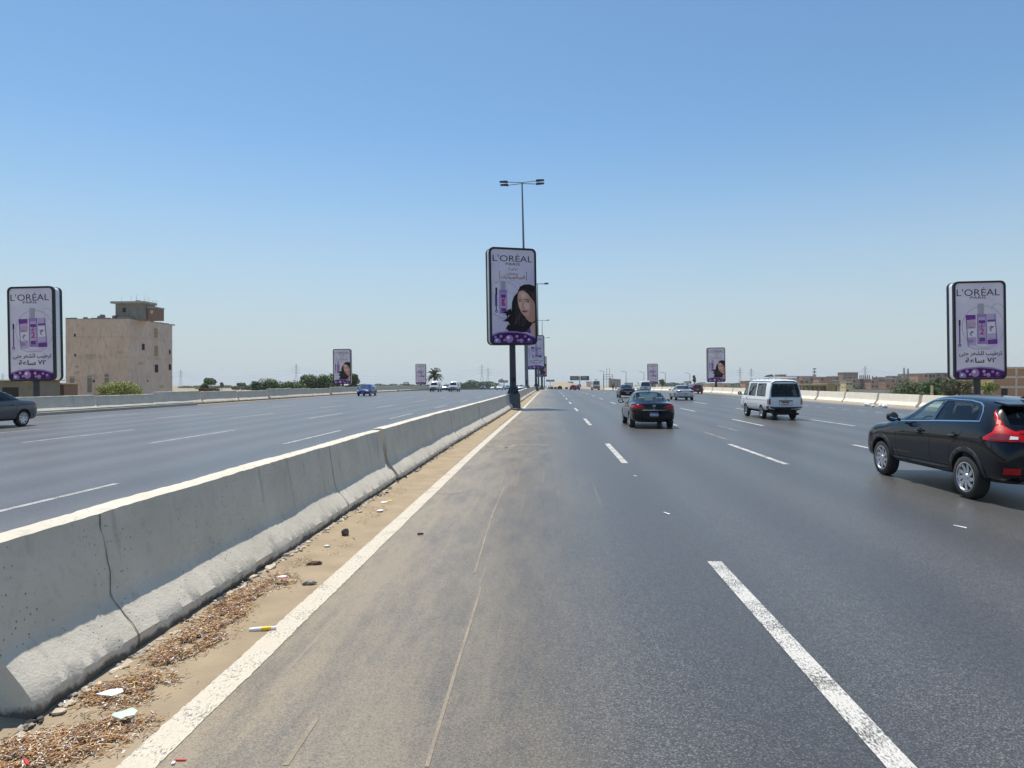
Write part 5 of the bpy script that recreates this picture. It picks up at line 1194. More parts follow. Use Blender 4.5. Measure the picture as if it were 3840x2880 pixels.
# ---- motorcycles with riders
def motorcycle(x, y, lab, plab, shirt, facing=0, m='paint_red'):
    t = tag(empty('motorcycle'), lab, 'motorcycle')
    for yy in (0.3, 1.55):
        bm = bmesh.new(); lathe(bm, [(.22, -.04), (.29, -.05), (.31, 0), (.29, .05), (.22, .04)], 24); w_ = link('wheel', bm, 'tyre', t, True); w_.location = (0, yy, .31)
        bm = bmesh.new(); lathe(bm, [(.225, -.02), (.03, -.03), (.03, .03), (.225, .02)], 16); link('rim', bm, 'steel_wheel', w_)
    bm = bmesh.new(); prism(bm, [(-.12, .25, .55), (-.12, .1, .78), (-.12, .75, .80), (-.12, 1.1, .92), (-.12, 1.35, .82), (-.12, 1.05, .35), (-.12, .6, .30)], (.24, 0, 0)); bmesh.ops.recalc_face_normals(bm, faces=bm.faces); link('body', bm, m, t)
    bm = bmesh.new(); beam(bm, (0, 1.55, .31), (0, 1.25, .98), .035); beam(bm, (-.34, 1.15, 1.05), (.34, 1.15, 1.05), .02); beam(bm, (0, 1.2, .95), (0, 1.15, 1.05), .03); link('handlebar', bm, 'plastic_black', t)
    bm = bmesh.new(); box(bm, -.13, .13, .1, .85, .80, .88, taper=.02); link('seat', bm, 'plastic_black', t)
    bm = bmesh.new(); box(bm, -.08, .08, .02, .07, .62, .72); link('tail_light', bm, 'lamp_red', t)
    p = seated((0, 0, 0), shirt, 'cloth_dark', plab, reach=.52, arm_z=.30, lean=.06)
    z = zr_(y)
    t.location = (x, y, z); t.rotation_euler.z = facing
    p.location = Vector((x, y, z)) + Matrix.Rotation(facing, 3, 'Z') @ Vector((0, .52, .93)); p.rotation_euler.z = facing
motorcycle(15.7, 171, 'small red motorcycle far ahead right of the white coach', 'rider in red on the motorcycle right of the white coach', 'cloth_red')
motorcycle(19.0, 93, 'motorcycle half hidden behind the silver saloon and beside the maroon hatchback', 'rider in white shirt beside the maroon hatchback', 'cloth_white', m='paint_black')
motorcycle(-33.5 + 6.3, 178, 'dark motorcycle coming along the far left carriageway, right of the white vans', 'rider in dark clothes on the far left carriageway, right of the white vans', 'cloth_dark', math.pi, 'paint_black')

# ------------------------------------------------------------------ large building on the left
def on_x(px, py, X):
    d = ray(px, py); t = X / d.x; return Vector((X, d.y * t, CAMH + d.z * t))
def plaster(name, a, b):
    m, t, p = nodes_of(name); tc = N(t, "ShaderNodeTexCoord").outputs['Object']
    n1 = noise_(t, tc, .35, 6); n2 = noise_(t, tc, 2.2, 6, (1, 1, .35), .65); n3 = noise_(t, tc, 9, 4)
    c = mixc(t, mapr(t, n1, .3, .7, 0, 1), a, b); c = mixc(t, mapr(t, n2, .50, .70, 0, .6), c, tuple(x * .58 for x in a)); c = mixc(t, mapr(t, n3, .62, .8, 0, .5), c, tuple(min(1, x * 1.35) for x in b))
    t.links.new(c, p.inputs['Base Color']); p.inputs['Roughness'].default_value = .92; bump_(t, p, n2, .4, .06); MT[name] = m
plaster('plaster', (.56, .405, .32), (.68, .51, .41)); plaster('plaster_pink', (.55, .42, .375), (.66, .52, .47)); plaster('plaster_dark', (.20, .18, .155), (.27, .245, .215)); mat('dark_opening', (.03, .025, .022), .95); mat('board', (.30, .24, .13), .8, var=.3, vs=5)
plaster('plaster_stain', (.42, .31, .24), (.52, .40, .31)); plaster('plaster_pale', (.50, .46, .38), (.60, .55, .46)); plaster('plaster_yellow', (.58, .47, .25), (.62, .52, .30)); mat('rust_metal', (.16, .07, .045), .8, var=.3, vs=3)
X0, Y0 = K(486, 24.0); ZB = zg_(Y0) - .3; ZT = at(486, 1196, Y0).z; XW = at(246, 1300, Y0).x; Y1 = on_x(646, 1300, X0).y
BT = tag(empty('apartment_block', (X0, Y0, ZB), 0), 'tall bare plastered block with tiny windows standing behind the left roadside barrier', 'building')
bm = bmesh.new(); W_, D_, H_ = X0 - XW, Y1 - Y0, ZT - ZB
def wall_grid(bm, f, nu, nv, amp, seed):
    rows = [[bm.verts.new(f(i / nu, j / nv)) for i in range(nu + 1)] for j in range(nv + 1)]
    for j in range(nv):
        for i in range(nu): bm.faces.new((rows[j][i], rows[j][i + 1], rows[j + 1][i + 1], rows[j + 1][i]))
box(bm, -W_, 0, 0, D_, 0, H_)
for f in bm.faces:
    if f.calc_center_median().x > -.01: f.material_index = 1
link('wall', bm, ['plaster', 'plaster_pink'], BT)
rnd = random.Random(8); bm = bmesh.new()          # patches of flaked render
for cx, cz, r in ((-6.2, 9.6, .8), (-5.9, 6.3, .75), (-5.7, 3.4, .6), (-8.6, 8.0, .3), (-8.5, 7.1, .3), (-8.8, 5.9, .3), (-1.5, 10.2, .5)):
    prism(bm, [(cx + r * (1 + .5 * rnd.random()) * math.cos(k * .7), -.02, cz + r * .6 * (.7 + .6 * rnd.random()) * math.sin(k * .7)) for k in range(9)], (0, .05, 0))
for cy, cz, r in ((3.0, 8.6, .6), (7.5, 9.5, .5), (9.0, 4.8, .6), (2.5, 4.0, .5)):
    prism(bm, [(.02, cy + r * (1 + .5 * rnd.random()) * math.cos(k * .7), cz + r * .5 * (.7 + .6 * rnd.random()) * math.sin(k * .7)) for k in range(9)], (-.05, 0, 0))
bmesh.ops.recalc_face_normals(bm, faces=bm.faces); link('render_patch', bm, 'plaster_stain', BT)
bm = bmesh.new()
for k in range(1, 5):
    z = H_ - 3.15 * k + .35; box(bm, -W_ - .05, .05, -.05, D_ + .05, z - .06, z + .06)
link('floor_band', bm, 'plaster', BT)
bm = bmesh.new(); rnd = random.Random(3); x = -W_
while x < -.2:                                  # broken parapet
    L = rnd.uniform(.5, 1.6); h = rnd.uniform(.05, .38); box(bm, x, min(x + L, 0), .0, .35, H_ + .002, H_ + h); x += L + .003
for i in range(14): box(bm, -.3, .0, .4 + i * .9, .4 + i * .9 + .88, H_ + .002, H_ + rnd.uniform(.04, .22))
for (x, y, r) in ((-4.9, .8, .35), (-5.4, .7, .25), (-3.2, 1.2, .3)): box(bm, x - r, x + r, y - r, y + r, H_, H_ + r * 2.2, taper=.1)
link('parapet', bm, 'plaster_dark', BT)
for (px, py, w_, h_, m_) in ((584, 1249, .95, 1.55, 'board'), (585, 1316.5, .95, 1.7, 'board'), (586, 1382, .95, 1.3, 'dark_opening'), (536.5, 1301, .75, 1.0, 'dark_opening'), (636, 1320, .5, .7, 'dark_opening'), (636.5, 1377, .75, 1.0, 'dark_opening'), (553, 1428.5, .3, .25, 'dark_opening')):
    p = on_x(px, py, X0) - Vector((X0, Y0, ZB)); bm = bmesh.new()
    box(bm, .0, .035, p.y - w_ / 2 - .1, p.y + w_ / 2 + .1, p.z - h_ / 2 - .12, p.z + h_ / 2 + .1); box(bm, .036, .05, p.y - w_ / 2, p.y + w_ / 2, p.z - h_ / 2, p.z + h_ / 2, 1); link('window', bm, ['plaster', m_], BT)
for (px, py, w_, h_) in ((281, 1257, .25, .45), (282, 1332, .25, .4), (270, 1440, .75, 2.4), (336, 1440, .7, 2.6), (400, 1432, .65, 2.4), (352, 1430, .35, .3)):
    p = at(px, py, Y0) - Vector((X0, Y0, ZB)); bm = bmesh.new(); box(bm, p.x - w_ / 2, p.x + w_ / 2, -.04, 0, p.z - h_ / 2, p.z + h_ / 2, taper=0); link('blocked_opening', bm, 'plaster_dark' if h_ > 1 else 'dark_opening', BT)
def Lp(px, py): q = at(px, py, Y0 + 1.5) - Vector((X0, Y0, ZB)); return q.x, q.z
xa, za = Lp(433, 1194); xb, zb_ = Lp(546, 1133); bm = bmesh.new(); box(bm, xa, xb, 1.5, 4.2, H_, zb_ - .2); box(bm, xa + 1.2, xa + 1.7, 1.46, 1.5, H_ + 1.2, H_ + 1.9, 1); link('rooftop_room', bm, ['plaster_dark', 'dark_opening'], BT)
xa2, _ = Lp(419, 1133); bm = bmesh.new(); box(bm, xa2, xb + .1, 1.1, 4.5, zb_ - .2, zb_ + .12)
for i in range(9):
    x = xa2 + .6 + (xb - xa2 - .8) * rnd.random(); yy_ = 1.5 + rnd.random() * 2.5; beam(bm, (x, yy_, zb_ + .1), (x + rnd.uniform(-.1, .1), yy_, zb_ + .6 + .8 * rnd.random()), .02, 4)
link('rooftop_slab', bm, 'concrete_grey', BT)
xc, zc = Lp(549, 1150); xd, _ = Lp(593, 1150); bm = bmesh.new(); xd -= .5; box(bm, xc, xd, 1.8, 4.0, H_, zc - .25); box(bm, xc - .05, xd + .06, 1.7, 4.05, zc - .22, zc, 1); box(bm, xd - .9, xd - .5, 1.76, 1.8, H_ + 1.0, H_ + 1.5, 2)
for i in range(4): beam(bm, (xd - .3 - i * .25, 2.5, zc), (xd - .3 - i * .25, 2.5, zc + 1.1), .02, 4)
link('stair_tower', bm, ['brick_dark', 'concrete_grey', 'plaster_pale'], BT)
bm = bmesh.new(); q = Lp(497, 1130); ellip(bm, (q[0], 3, q[1] + .1), (.5, .5, .45)); link('water_tank', bm, 'plaster_pale', BT, True)
# low sheds and ruins beside it
def shed(px0, px1, pyt, Y, depth, wallm, roofm, label, cat='building', ruin=False, slope=.0):
    a, b = at(px0, pyt, Y), at(px1, pyt, Y); zb = zg_(Y) - .2; t = tag(empty('shed', (a.x, Y, zb)), label, cat); w_, h = b.x - a.x, a.z - zb
    bm = bmesh.new(); n = max(2, int(w_ / 1.3)); rnd = random.Random(int(px0) + 1)
    for i in range(n):
        hh = h - .15 if not ruin else h * rnd.uniform(.45, 1.0); box(bm, w_ * i / n, w_ * (i + 1) / n - .002, 0, depth, 0, hh)
    link('wall', bm, wallm, t)
    if not ruin:
        bm = bmesh.new(); n = 14
        for i in range(n): 
            z = h - .12 + .10 * noise.noise((i * .7, px0, 0)); box(bm, -.3 + (w_ + .6) * i / n, -.3 + (w_ + .6) * (i + 1) / n, -.8, depth + .3, z, z + .09)
        link('roof', bm, roofm, t)
        bm = bmesh.new()
        for i in range(int(w_ / 2.4)): x = .5 + i * 2.4 + rnd.random(); box(bm, x, x + rnd.uniform(.8, 1.6), -.04, 0, 0.1, h - .45 - rnd.random() * .5)
        link('doorway', bm, 'rust_metal' if int(px0) % 2 else 'dark_opening', t)
    return t
shed(-120, 140, 1424, 62, 3, 'plaster_dark', 'plaster_pale', 'long low dark shed with wavy pale roof edge behind the grey saloon')
shed(176, 240, 1436, 66, 2, 'brick_dark', 'plaster', 'small red brick hut between the left billboard pole and the tall block', ruin=False)
shed(195, 300, 1462, 58, 1.5, 'brick_dark', 'plaster', 'broken low brick wall in front of the small brick hut', 'wall', True)
shed(300, 345, 1468, 60, 1.0, 'brick', 'plaster', 'small heap of broken brickwork at the foot of the tall block', 'wall', True)
shed(744, 770, 1456, 120, 3, 'rust_metal', 'rust_metal', 'small rusty red hut beside the dark tree left of centre', 'hut')

# ------------------------------------------------------------------ houses
def house(px0, px1, pyt, Y, depth, wallm, label, frame=True, rows=None, sidem=None, cols=0, cat='house'):
    a, b = at(px0, pyt, Y), at(px1, pyt, Y); zb = zg_(Y) - .5; t = tag(empty('house', (a.x, Y, zb)), label, cat, 'houses beyond the right side of the highway' if px0 > 2800 else None); w_, h = b.x - a.x, a.z - zb
    rnd = random.Random(int(px0)); bm = bmesh.new(); box(bm, 0, w_, 0, depth, 0, h - .3)
    if sidem:
        for f in bm.faces:
            if f.calc_center_median().x < .01: f.material_index = 1
    bmesh.ops.recalc_face_normals(bm, faces=bm.faces)
    link('wall', bm, [wallm, sidem or wallm], t)
    bm = bmesh.new(); box(bm, -.35, w_ + .35, -.35, depth + .35, h - .3, h); n = rows or max(1, round(h / 3.3))
    if frame:
        for k in range(1, n): z = h * k / n; box(bm, -.06, w_ + .06, -.06, depth + .06, z - .18, z + .18)
        m_ = max(2, int(w_ / 3.6))
        for i in range(m_ + 1): x = w_ * i / m_; box(bm, x - .16, x + .16, -.05, 0, 0, h - .3)
    link('roof', bm, 'plaster_pale' if Y < 130 else 'concrete_grey', t)
    m_ = max(2, int(w_ / 3.6))
    for k in range(n):
        for i in range(m_):
            if rnd.random() < .45: continue
            x = w_ * (i + .5) / m_; z = h * (k + .5) / n; bm = bmesh.new(); box(bm, x - .5, x + .5, -.04, 0, z - .55, z + .6); link('window', bm, 'dark_opening', t)
    for i in range(cols):
        bm = bmesh.new(); x = w_ * (i + .5) / cols; box(bm, x - .25, x + .25, .2, .7, h, h + 2.2); link('roof_column', bm, 'brick_dark', t)
    return t
c7 = lambda cx: 2900 + .2712 * cx
r7 = lambda cy: 1250 + .2712 * cy
HS = [(88, 175, 568, 470, 'brick', 'plain brick house with raised corner just right of the white minibus roof', 0), (177, 355, 590, 480, 'brick_dark', 'low dark brick house between the minibus and the brown canopy', 0), (360, 498, 640, 430, 'brick', 'pinkish brick house partly behind the brown canopy, leftmost', 0),
      (500, 628, 605, 500, 'plaster_dark', 'grey unplastered house above the brown canopy, second from the left', 0), (392, 590, 590, 560, 'brick', 'wide brick house with flat roof behind the grey unplastered house', 0), (632, 815, 602, 470, 'brick', 'brick house above the right part of the brown canopy', 0), (822, 905, 592, 490, 'brick', 'narrow light brick house left of the tallest one', 0),
      (905, 1003, 650, 440, 'plaster_dark', 'low grey house right of the brown canopy', 0), (962, 1168, 538, 560, 'brick_dark', 'tallest brick block in the row, with a dark right side', 0), (1008, 1095, 655, 430, 'plaster_yellow', 'small yellow house in the row of brick houses', 0), (1098, 1186, 632, 440, 'brick', 'plain light brick house right of the yellow one', 0),
      (1190, 1345, 628, 450, 'brick_dark', 'dark brick house with unfinished column stumps on its roof', 6), (1350, 1455, 640, 440, 'brick', 'brick house with ragged top right of the house with column stumps', 2), (1457, 1548, 605, 500, 'brick_dark', 'dark low pitched house before the pale brick ones', 0), (1550, 1690, 628, 440, 'brick', 'broad pale brick house in the right part of the row', 0),
      (1630, 1780, 588, 620, 'plaster_dark', 'grey house rising behind the pale brick row', 0), (1700, 1900, 620, 450, 'brick', 'brick house with balcony bands left of the green bushes', 0), (1905, 2005, 640, 520, 'plaster', 'low beige house seen above the left end of the green bushes', 0), (2003, 2150, 553, 420, 'brick', 'three storey brick block above the green bushes', 0), (2152, 2240, 556, 425, 'brick_dark', 'shaded brick block adjoining the three storey one above the bushes', 0), (2242, 2520, 545, 440, 'brick_dark', 'wide dark brick row left of the large right billboard', 0)]
for (a, b, ty, Y, wm, lab, cc) in HS: house(c7(a), c7(b), r7(ty), Y, 10, wm, lab, cols=cc)
house(3722, 3990, 1376, 118, 12, 'brick', 'near brick building with concrete frame at the right edge behind the large billboard', rows=5)
house(3660, 3722, 1420, 230, 10, 'plaster', 'beige house between the right billboard pole and the near brick building')
house(3387, 3412, 1402, 780, 12, 'plaster_dark', 'small grey works building carrying two thin chimneys', frame=False)
for i, (px, yt) in enumerate(((3390, 1379), (3405, 1382))):
    a, b = at(px, yt, 790), at(px, 1402, 790); bm = bmesh.new(); beam(bm, b, a, 1.3, 8, .8); tag(link('chimney', bm, 'concrete_grey'), ['left of two thin chimneys on the grey works building', 'right of two thin chimneys on the grey works building'][i], 'chimney', 'thin chimneys')
mat('hazy_wall', (.33, .33, .33), .9); rnd = random.Random(21)
for i in range(16):
    px = 2440 + i * 27 + rnd.uniform(-6, 6) if i < 9 else [2130, 2200, 2345, 2395, 2900, 1345, 1500][i - 9]; wd = rnd.uniform(14, 30)
    house(px, px + wd, 1437 + rnd.uniform(-8, 5), 900 + 60 * (i % 5), 14, ['plaster_dark', 'plaster', 'hazy_wall'][i % 3], 'one of the hazy low buildings strung along the horizon', frame=False)
for o in [o for o in C.objects if o.get('label') == 'one of the hazy low buildings strung along the horizon']: o['group'] = 'hazy buildings on the horizon'
# brown canopy on pillars
t = tag(empty('canopy', (at(2995, 1440, 165).x, 165, zg_(165))), 'long brown elevated canopy on dark pillars behind the right barrier', 'structure')
w_ = at(3152, 1440, 165).x - t.location.x; zt = at(2995, 1436, 165).z - t.location.z
bm = bmesh.new(); box(bm, 0, w_ * .66, 0, 9, zt - .75, zt - .35); box(bm, w_ * .66, w_ * .86, -.5, 9, zt - 1.9, zt - .15); box(bm, w_ * .86, w_, 0, 9, zt - .8, zt - .3); link('roof', bm, 'board', t)
for i in range(9):
    bm = bmesh.new(); x = w_ * (i + .4) / 9.2; box(bm, x, x + (.8 if i in (2, 4, 6) else .35), .6, 1.4, 0, zt - .78); link('pillar', bm, 'plaster_dark', t)
for (px0, px1, pt, Y, lab) in ((3185, 3352, 1462, 240, 'long pale boundary wall in front of the brick houses on the right'), (2665, 2780, 1452, 190, 'pale boundary wall left of the white minibus')):
    a, b = at(px0, pt, Y), at(px1, pt, Y); t = tag(empty('boundary_wall', (a.x, Y, zg_(Y))), lab, 'wall'); bm = bmesh.new(); box(bm, 0, b.x - a.x, 0, .4, 0, a.z - zg_(Y)); link('wall', bm, 'plaster_pale', t); bm = bmesh.new(); box(bm, -.1, b.x - a.x + .1, -.1, .5, a.z - zg_(Y) + .002, a.z - zg_(Y) + .25); link('coping', bm, 'concrete_grey', t)
house(2664, 2740, 1437, 260, 12, 'plaster', 'wide low sandy building left of the white minibus, right of the billboard pole', frame=False)
house(2795, 2860, 1428, 420, 12, 'brick', 'low brick house seen just left above the white minibus windows', frame=False)
# ------------------------------------------------------------------ trees
def leafmat(name, a, b):
    m, t, p = nodes_of(name); tc = N(t, "ShaderNodeTexCoord").outputs['Object']; n = noise_(t, tc, .9, 4); n2 = noise_(t, tc, 7, 2)
    c = mixc(t, mapr(t, n, .35, .65, 0, 1), a, b); c = mixc(t, mapr(t, n2, .5, .8, 0, .5), c, tuple(x * 1.6 for x in b)); t.links.new(c, p.inputs['Base Color']); p.inputs['Roughness'].default_value = .7
    p.inputs['Subsurface Weight'].default_value = 0; MT[name] = m
leafmat('leaf_dark', (.035, .065, .020), (.07, .11, .03)); leafmat('leaf_mid', (.045, .085, .020), (.09, .14, .035)); leafmat('leaf_bright', (.19, .22, .045), (.30, .32, .09)); leafmat('leaf_olive', (.075, .085, .03), (.13, .12, .05)); mat('bark', (.12, .09, .065), .95, var=.3, vs=8)
def tree(px, wpx, pyt, Y, leafm, label, nl=2600, ls=.30, base=None, blobs=9, flat=.8, name='tree', cat='tree', grp='trees beyond the highway', crownlow=.1):
    c = at(px, pyt, Y); zb = zg_(Y) if base is None else base; Hh = c.z - zb; Wd = 1.12 * wpx / FPX * Y; rnd = random.Random(int(px * 7 + Y))
    t = tag(empty(name, (c.x, Y, zb)), label, cat, grp)
    B = []
    for k in range(blobs):
        a = rnd.uniform(0, 2 * math.pi); rr_ = rnd.random() ** .6 * Wd * .36; r = Wd * rnd.uniform(.10, .24); h = Hh * (crownlow + (1 - crownlow) * rnd.uniform(.5, 1.0))
        h = min(h, Hh - r * flat * .6) - (rr_ / (Wd * .36 + .01)) ** 2 * Hh * .07; B.append((Vector((math.cos(a) * rr_, math.sin(a) * rr_ * .8, max(h, Hh * .15))), r))
    B.append((Vector((rnd.uniform(-.1, .1) * Wd, 0, Hh - Wd * .16 * flat)), Wd * .18))
    bm = bmesh.new()
    for _ in range(nl):
        cc, r = B[rnd.randrange(len(B))]; v = Vector((rnd.gauss(0, 1), rnd.gauss(0, 1), rnd.gauss(0, 1))).normalized() * r * (rnd.random() ** .28) * (1 + .22 * noise.noise(cc + Vector((rnd.random() * 3, 0, 0))))
        v.z *= flat; p = cc + v; s = ls * rnd.uniform(.5, 1.25); n = (v.normalized() + Vector((rnd.gauss(0, .6), rnd.gauss(0, .6), rnd.gauss(.3, .6)))).normalized(); q = n.to_track_quat('Z', 'Y'); an = rnd.uniform(0, 6.28)
        A_, B_ = q @ Vector((math.cos(an) * s, math.sin(an) * s, 0)), q @ Vector((-math.sin(an) * s * .6, math.cos(an) * s * .6, 0))
        bm.faces.new([bm.verts.new(p + A_), bm.verts.new(p + B_), bm.verts.new(p - A_), bm.verts.new(p - B_)])
    link('crown', bm, leafm, t)
    bm = bmesh.new(); tr = max(.08, Hh * .03); beam(bm, (0, 0, -.3), (rnd.uniform(-.2, .2), 0, Hh * .45), tr * 1.4, 8, tr * .7)
    for cc, r in B[:6]: beam(bm, (0, 0, Hh * rnd.uniform(.2, .42)), cc, tr * .6, 5, tr * .15)
    link('trunk', bm, 'bark', t); return t
tree(450, 170, 1432, 66, 'leaf_bright', 'bright yellow green bush growing in front of the tall plastered block', 8500, .075, blobs=16, flat=.6, crownlow=.25)
tree(392, 60, 1450, 64, 'leaf_bright', 'small sparse yellow green bush at the left end of the bright bush', 2500, .07, blobs=5, flat=.6)
tree(520, 70, 1452, 67, 'leaf_bright', 'small yellow green bush at the right end of the bright bush', 3000, .07, blobs=5, flat=.6)
tree(788, 84, 1418, 130, 'leaf_mid', 'single leaning dark green tree right of the small rusty hut', 5000, .15)
for (px, w_, y, Y, m_, lab) in ((1002, 150, 1426, 135, 'leaf_dark', 'broad dark bush left end of the hedge before the left roadside billboard'), (1090, 120, 1434, 133, 'leaf_mid', 'lower bush in the middle of the hedge left of the roadside billboard'), (1175, 130, 1406, 140, 'leaf_dark', 'tall dark tree left of the roadside billboard with the woman'), (1232, 110, 1403, 138, 'leaf_mid', 'green tree touching the left edge of the left roadside billboard'), (1265, 90, 1430, 136, 'leaf_olive', 'olive bush below the left roadside billboard'), (1322, 75, 1402, 142, 'leaf_dark', 'dark tree sticking out right of the left roadside billboard'), (960, 40, 1448, 134, 'leaf_dark', 'small round bush at the far left end of the hedge')):
    tree(px, w_, y, Y, m_, lab, 6500, .17, blobs=13)
for (px, w_, y, Y, lab) in ((904, 34, 1437, 420, 'thin hazy umbrella shaped tree, tallest of the faint row'), (884, 26, 1451, 430, 'small faint round tree left of the umbrella shaped one'), (928, 40, 1449, 440, 'broad faint tree right of the umbrella shaped one'), (965, 36, 1438, 450, 'flat topped faint tree behind the left end of the hedge'), (832, 10, 1437, 380, 'thin dark upright tree between the rusty hut and the faint row')):
    tree(px, w_, y, Y, 'leaf_olive', lab, 1200, .7, crownlow=.55)
for (px, w_, y, Y, m_, lab) in ((3420, 150, 1428, 105, 'leaf_dark', 'broad dark green bush behind the right barrier, left of the crossover'), (3480, 90, 1431, 103, 'leaf_mid', 'fresh green bush just left of a pale post behind the right barrier'), (3570, 120, 1424, 112, 'leaf_olive', 'olive brown leaved bush left of the right billboard pole'), (3520, 60, 1414, 118, 'leaf_dark', 'dark taller tree behind the olive bush'), (3628, 90, 1426, 110, 'leaf_olive', 'olive bush directly behind the right billboard pole'), (3700, 70, 1434, 100, 'leaf_bright', 'bright green bush between the billboard pole and the near brick building')):
    tree(px, w_, y, Y, m_, lab, 8000, .12, blobs=14)
tree(3228, 40, 1448, 330, 'leaf_dark', 'small dark tree before the pale brick houses', 900, .5)
tree(2886, 30, 1407, 350, 'leaf_dark', 'dark treetop poking above the white minibus roof', 1200, .5)
tree(2602, 12, 1409, 320, 'leaf_olive', 'narrow column of foliage on a post right of the silver saloon', 900, .5, crownlow=.5)
tree(2485, 30, 1424, 340, 'leaf_olive', 'flat hazy tree behind the farthest right roadside billboard', 900, .5, crownlow=.5)
# palm
p = at(1628, 1408, 165); zb = zg_(165); t = tag(empty('palm_tree', (p.x, 165, zb)), 'single palm tree with drooping fronds above the left white van', 'tree'); h = p.z - zb
bm = bmesh.new(); beam(bm, (0, 0, 0), (.1, 0, h), .35, 8, .28); link('trunk', bm, 'bark', t)
bm = bmesh.new(); rnd = random.Random(4)
for k in range(60):
    a = rnd.uniform(0, 6.283); e = rnd.uniform(-.5, 1.35); L = rnd.uniform(1.6, 2.7); pr = Vector((.1, 0, h)); d = Vector((math.cos(a) * math.cos(e), math.sin(a) * math.cos(e), math.sin(e))); st_ = L / 6
    for s in range(6):
        nx = pr + d * st_; side = d.cross(Vector((0, 0, 1))).normalized() * .14 * (1 - abs(s - 2.5) / 4)
        poly(bm, [pr - side, pr + side, nx + side * .8, nx - side * .8]); poly(bm, [pr, nx, nx + side * 1.8 - Vector((0, 0, .16)), pr + side * 1.8 - Vector((0, 0, .16))])
        pr = nx; d = (d + Vector((0, 0, -.24))).normalized()
link('crown', bm, 'leaf_olive', t)
# far woods as one mass
def wood(pxs, Y, label, seed, m_='leaf_dark'):
    rnd = random.Random(seed); bm = bmesh.new(); zb = zg_(Y)
    for (px, pt, w_) in pxs:
        c = at(px, pt, Y); hh = c.z - zb
        for _ in range(260):
            x = c.x + rnd.gauss(0, .5) * w_ / FPX * Y * .6; z = zb + hh * (1 - rnd.random() ** 1.6 * 1.0) * (1 - .35 * min(1, ((x - c.x) / (w_ / FPX * Y * .6 + .1)) ** 2)) ; s = rnd.uniform(.8, 2.2)
            q = Vector((rnd.gauss(0, 1), -1, rnd.gauss(.4, 1))).normalized().to_track_quat('Z', 'Y'); y = Y + rnd.uniform(-10, 10)
            bm.faces.new([bm.verts.new(Vector((x, y, z)) + q @ Vector(v)) for v in ((-s, 0, 0), (0, -s * .8, 0), (s, 0, 0), (0, s * .8, 0))])
    return tag(link('far_woods', bm, m_), label, 'trees', kind='stuff')
wood([(1723 + i * 13, 1434 + 5 * math.sin(i * 1.3) + (0 if 2 < i < 8 else 4), 26) for i in range(12)], 620, 'hazy green belt of trees behind the left carriageway traffic', 1, 'leaf_mid')
wood([(1330 + i * 18, 1444 + 3 * math.sin(i * 2.1), 30) for i in range(16)], 1100, 'faint tree line on the horizon left of the palm tree', 2)
wood([(2420 + i * 20, 1441 + 3 * math.sin(i * 1.7), 34) for i in range(24)], 1000, 'faint tree line on the horizon behind the right carriageway', 3)
wood([(700 + i * 24, 1450 + 3 * math.sin(i * 1.9), 34) for i in range(18)], 900, 'faint tree line on the horizon between the tall block and the hedge', 4, 'leaf_olive')
# ------------------------------------------------------------------ pylons, wires, masts
mat('lattice', (.20, .21, .22), .6, .3)
def pylon(px, pt, h, label):
    d = ray(px, pt); Y = 600
    for _ in range(30):
        z = CAMH + d.z / d.y * Y; Y += ((zg_(Y) + h) - z) * 12
    Y = max(500, min(3000, Y)); c = at(px, pt, Y); zb = zg_(Y); hh = c.z - zb; t = tag(empty('pylon', (c.x, Y, zb)), label, 'pylon', 'high voltage pylons'); bm = bmesh.new(); r = Y / FPX * .55
    w0, w1 = hh * .10, hh * .018; lv = [hh * k / 9 for k in range(10)]
    W = lambda z: w0 + (w1 - w0) * min(1, z / (hh * .62))
    for sx, sy in ((-1, -1), (1, -1), (1, 1), (-1, 1)):
        for a, b in zip(lv, lv[1:]): beam(bm, (sx * W(a), sy * W(a), a), (sx * W(b), sy * W(b), b), r * .55, 4)
    for a, b in zip(lv, lv[1:]): beam(bm, (-W(a), -W(a), a), (W(b), -W(b), b), r * .35, 4); beam(bm, (W(a), -W(a), a), (-W(b), -W(b), b), r * .35, 4)
    link('tower', bm, 'lattice', t); bm = bmesh.new()
    for zf, L in ((.62, .16), (.74, .20), (.86, .14)):
        beam(bm, (-hh * L, 0, hh * zf), (hh * L, 0, hh * zf), r * .5, 4)
        for s in (-1, 1): beam(bm, (s * hh * L, 0, hh * zf), (0, 0, hh * (zf + .05)), r * .35, 4)
    link('cross_arm', bm, 'lattice', t); return t, Y, hh
PY = []
for (px, pt, lab) in ((678, 1386, 'lattice pylon just right of the tall plastered block'), (1111, 1364, 'lattice pylon standing above the green hedge on the left'), (1807, 1367, 'taller of two lattice pylons left of the nearest billboard pole'), (1830, 1378, 'shorter of two lattice pylons left of the nearest billboard pole'),
                      (2775, 1378, 'lattice pylon left of the white minibus, left one of two'), (2817, 1381, 'lattice pylon above the white minibus windows, right one of two'), (3244, 1373, 'lattice pylon above the brick house with column stumps'), (10, 1400, 'lattice pylon at the left edge behind the large billboard')):
    PY.append(pylon(px, pt, 38, lab))
def wire(a, b, sag, label):
    bm = bmesh.new(); n = 14; pr = None
    for lv in (0, 1, 2):
        pr = None
        for i in range(n + 1):
            t_ = i / n; p = a.lerp(b, t_) + Vector((0, 0, -lv * 4.5 - sag * 4 * t_ * (1 - t_)));
            if pr: beam(bm, pr, p, p.length / FPX * .16, 3, cap=False)
            pr = p
    return tag(link('power_line', bm, 'lattice'), label, 'power line', 'overhead power lines')
def top(i): t, Y, h = PY[i]; return t.location + Vector((0, 0, h * .86))
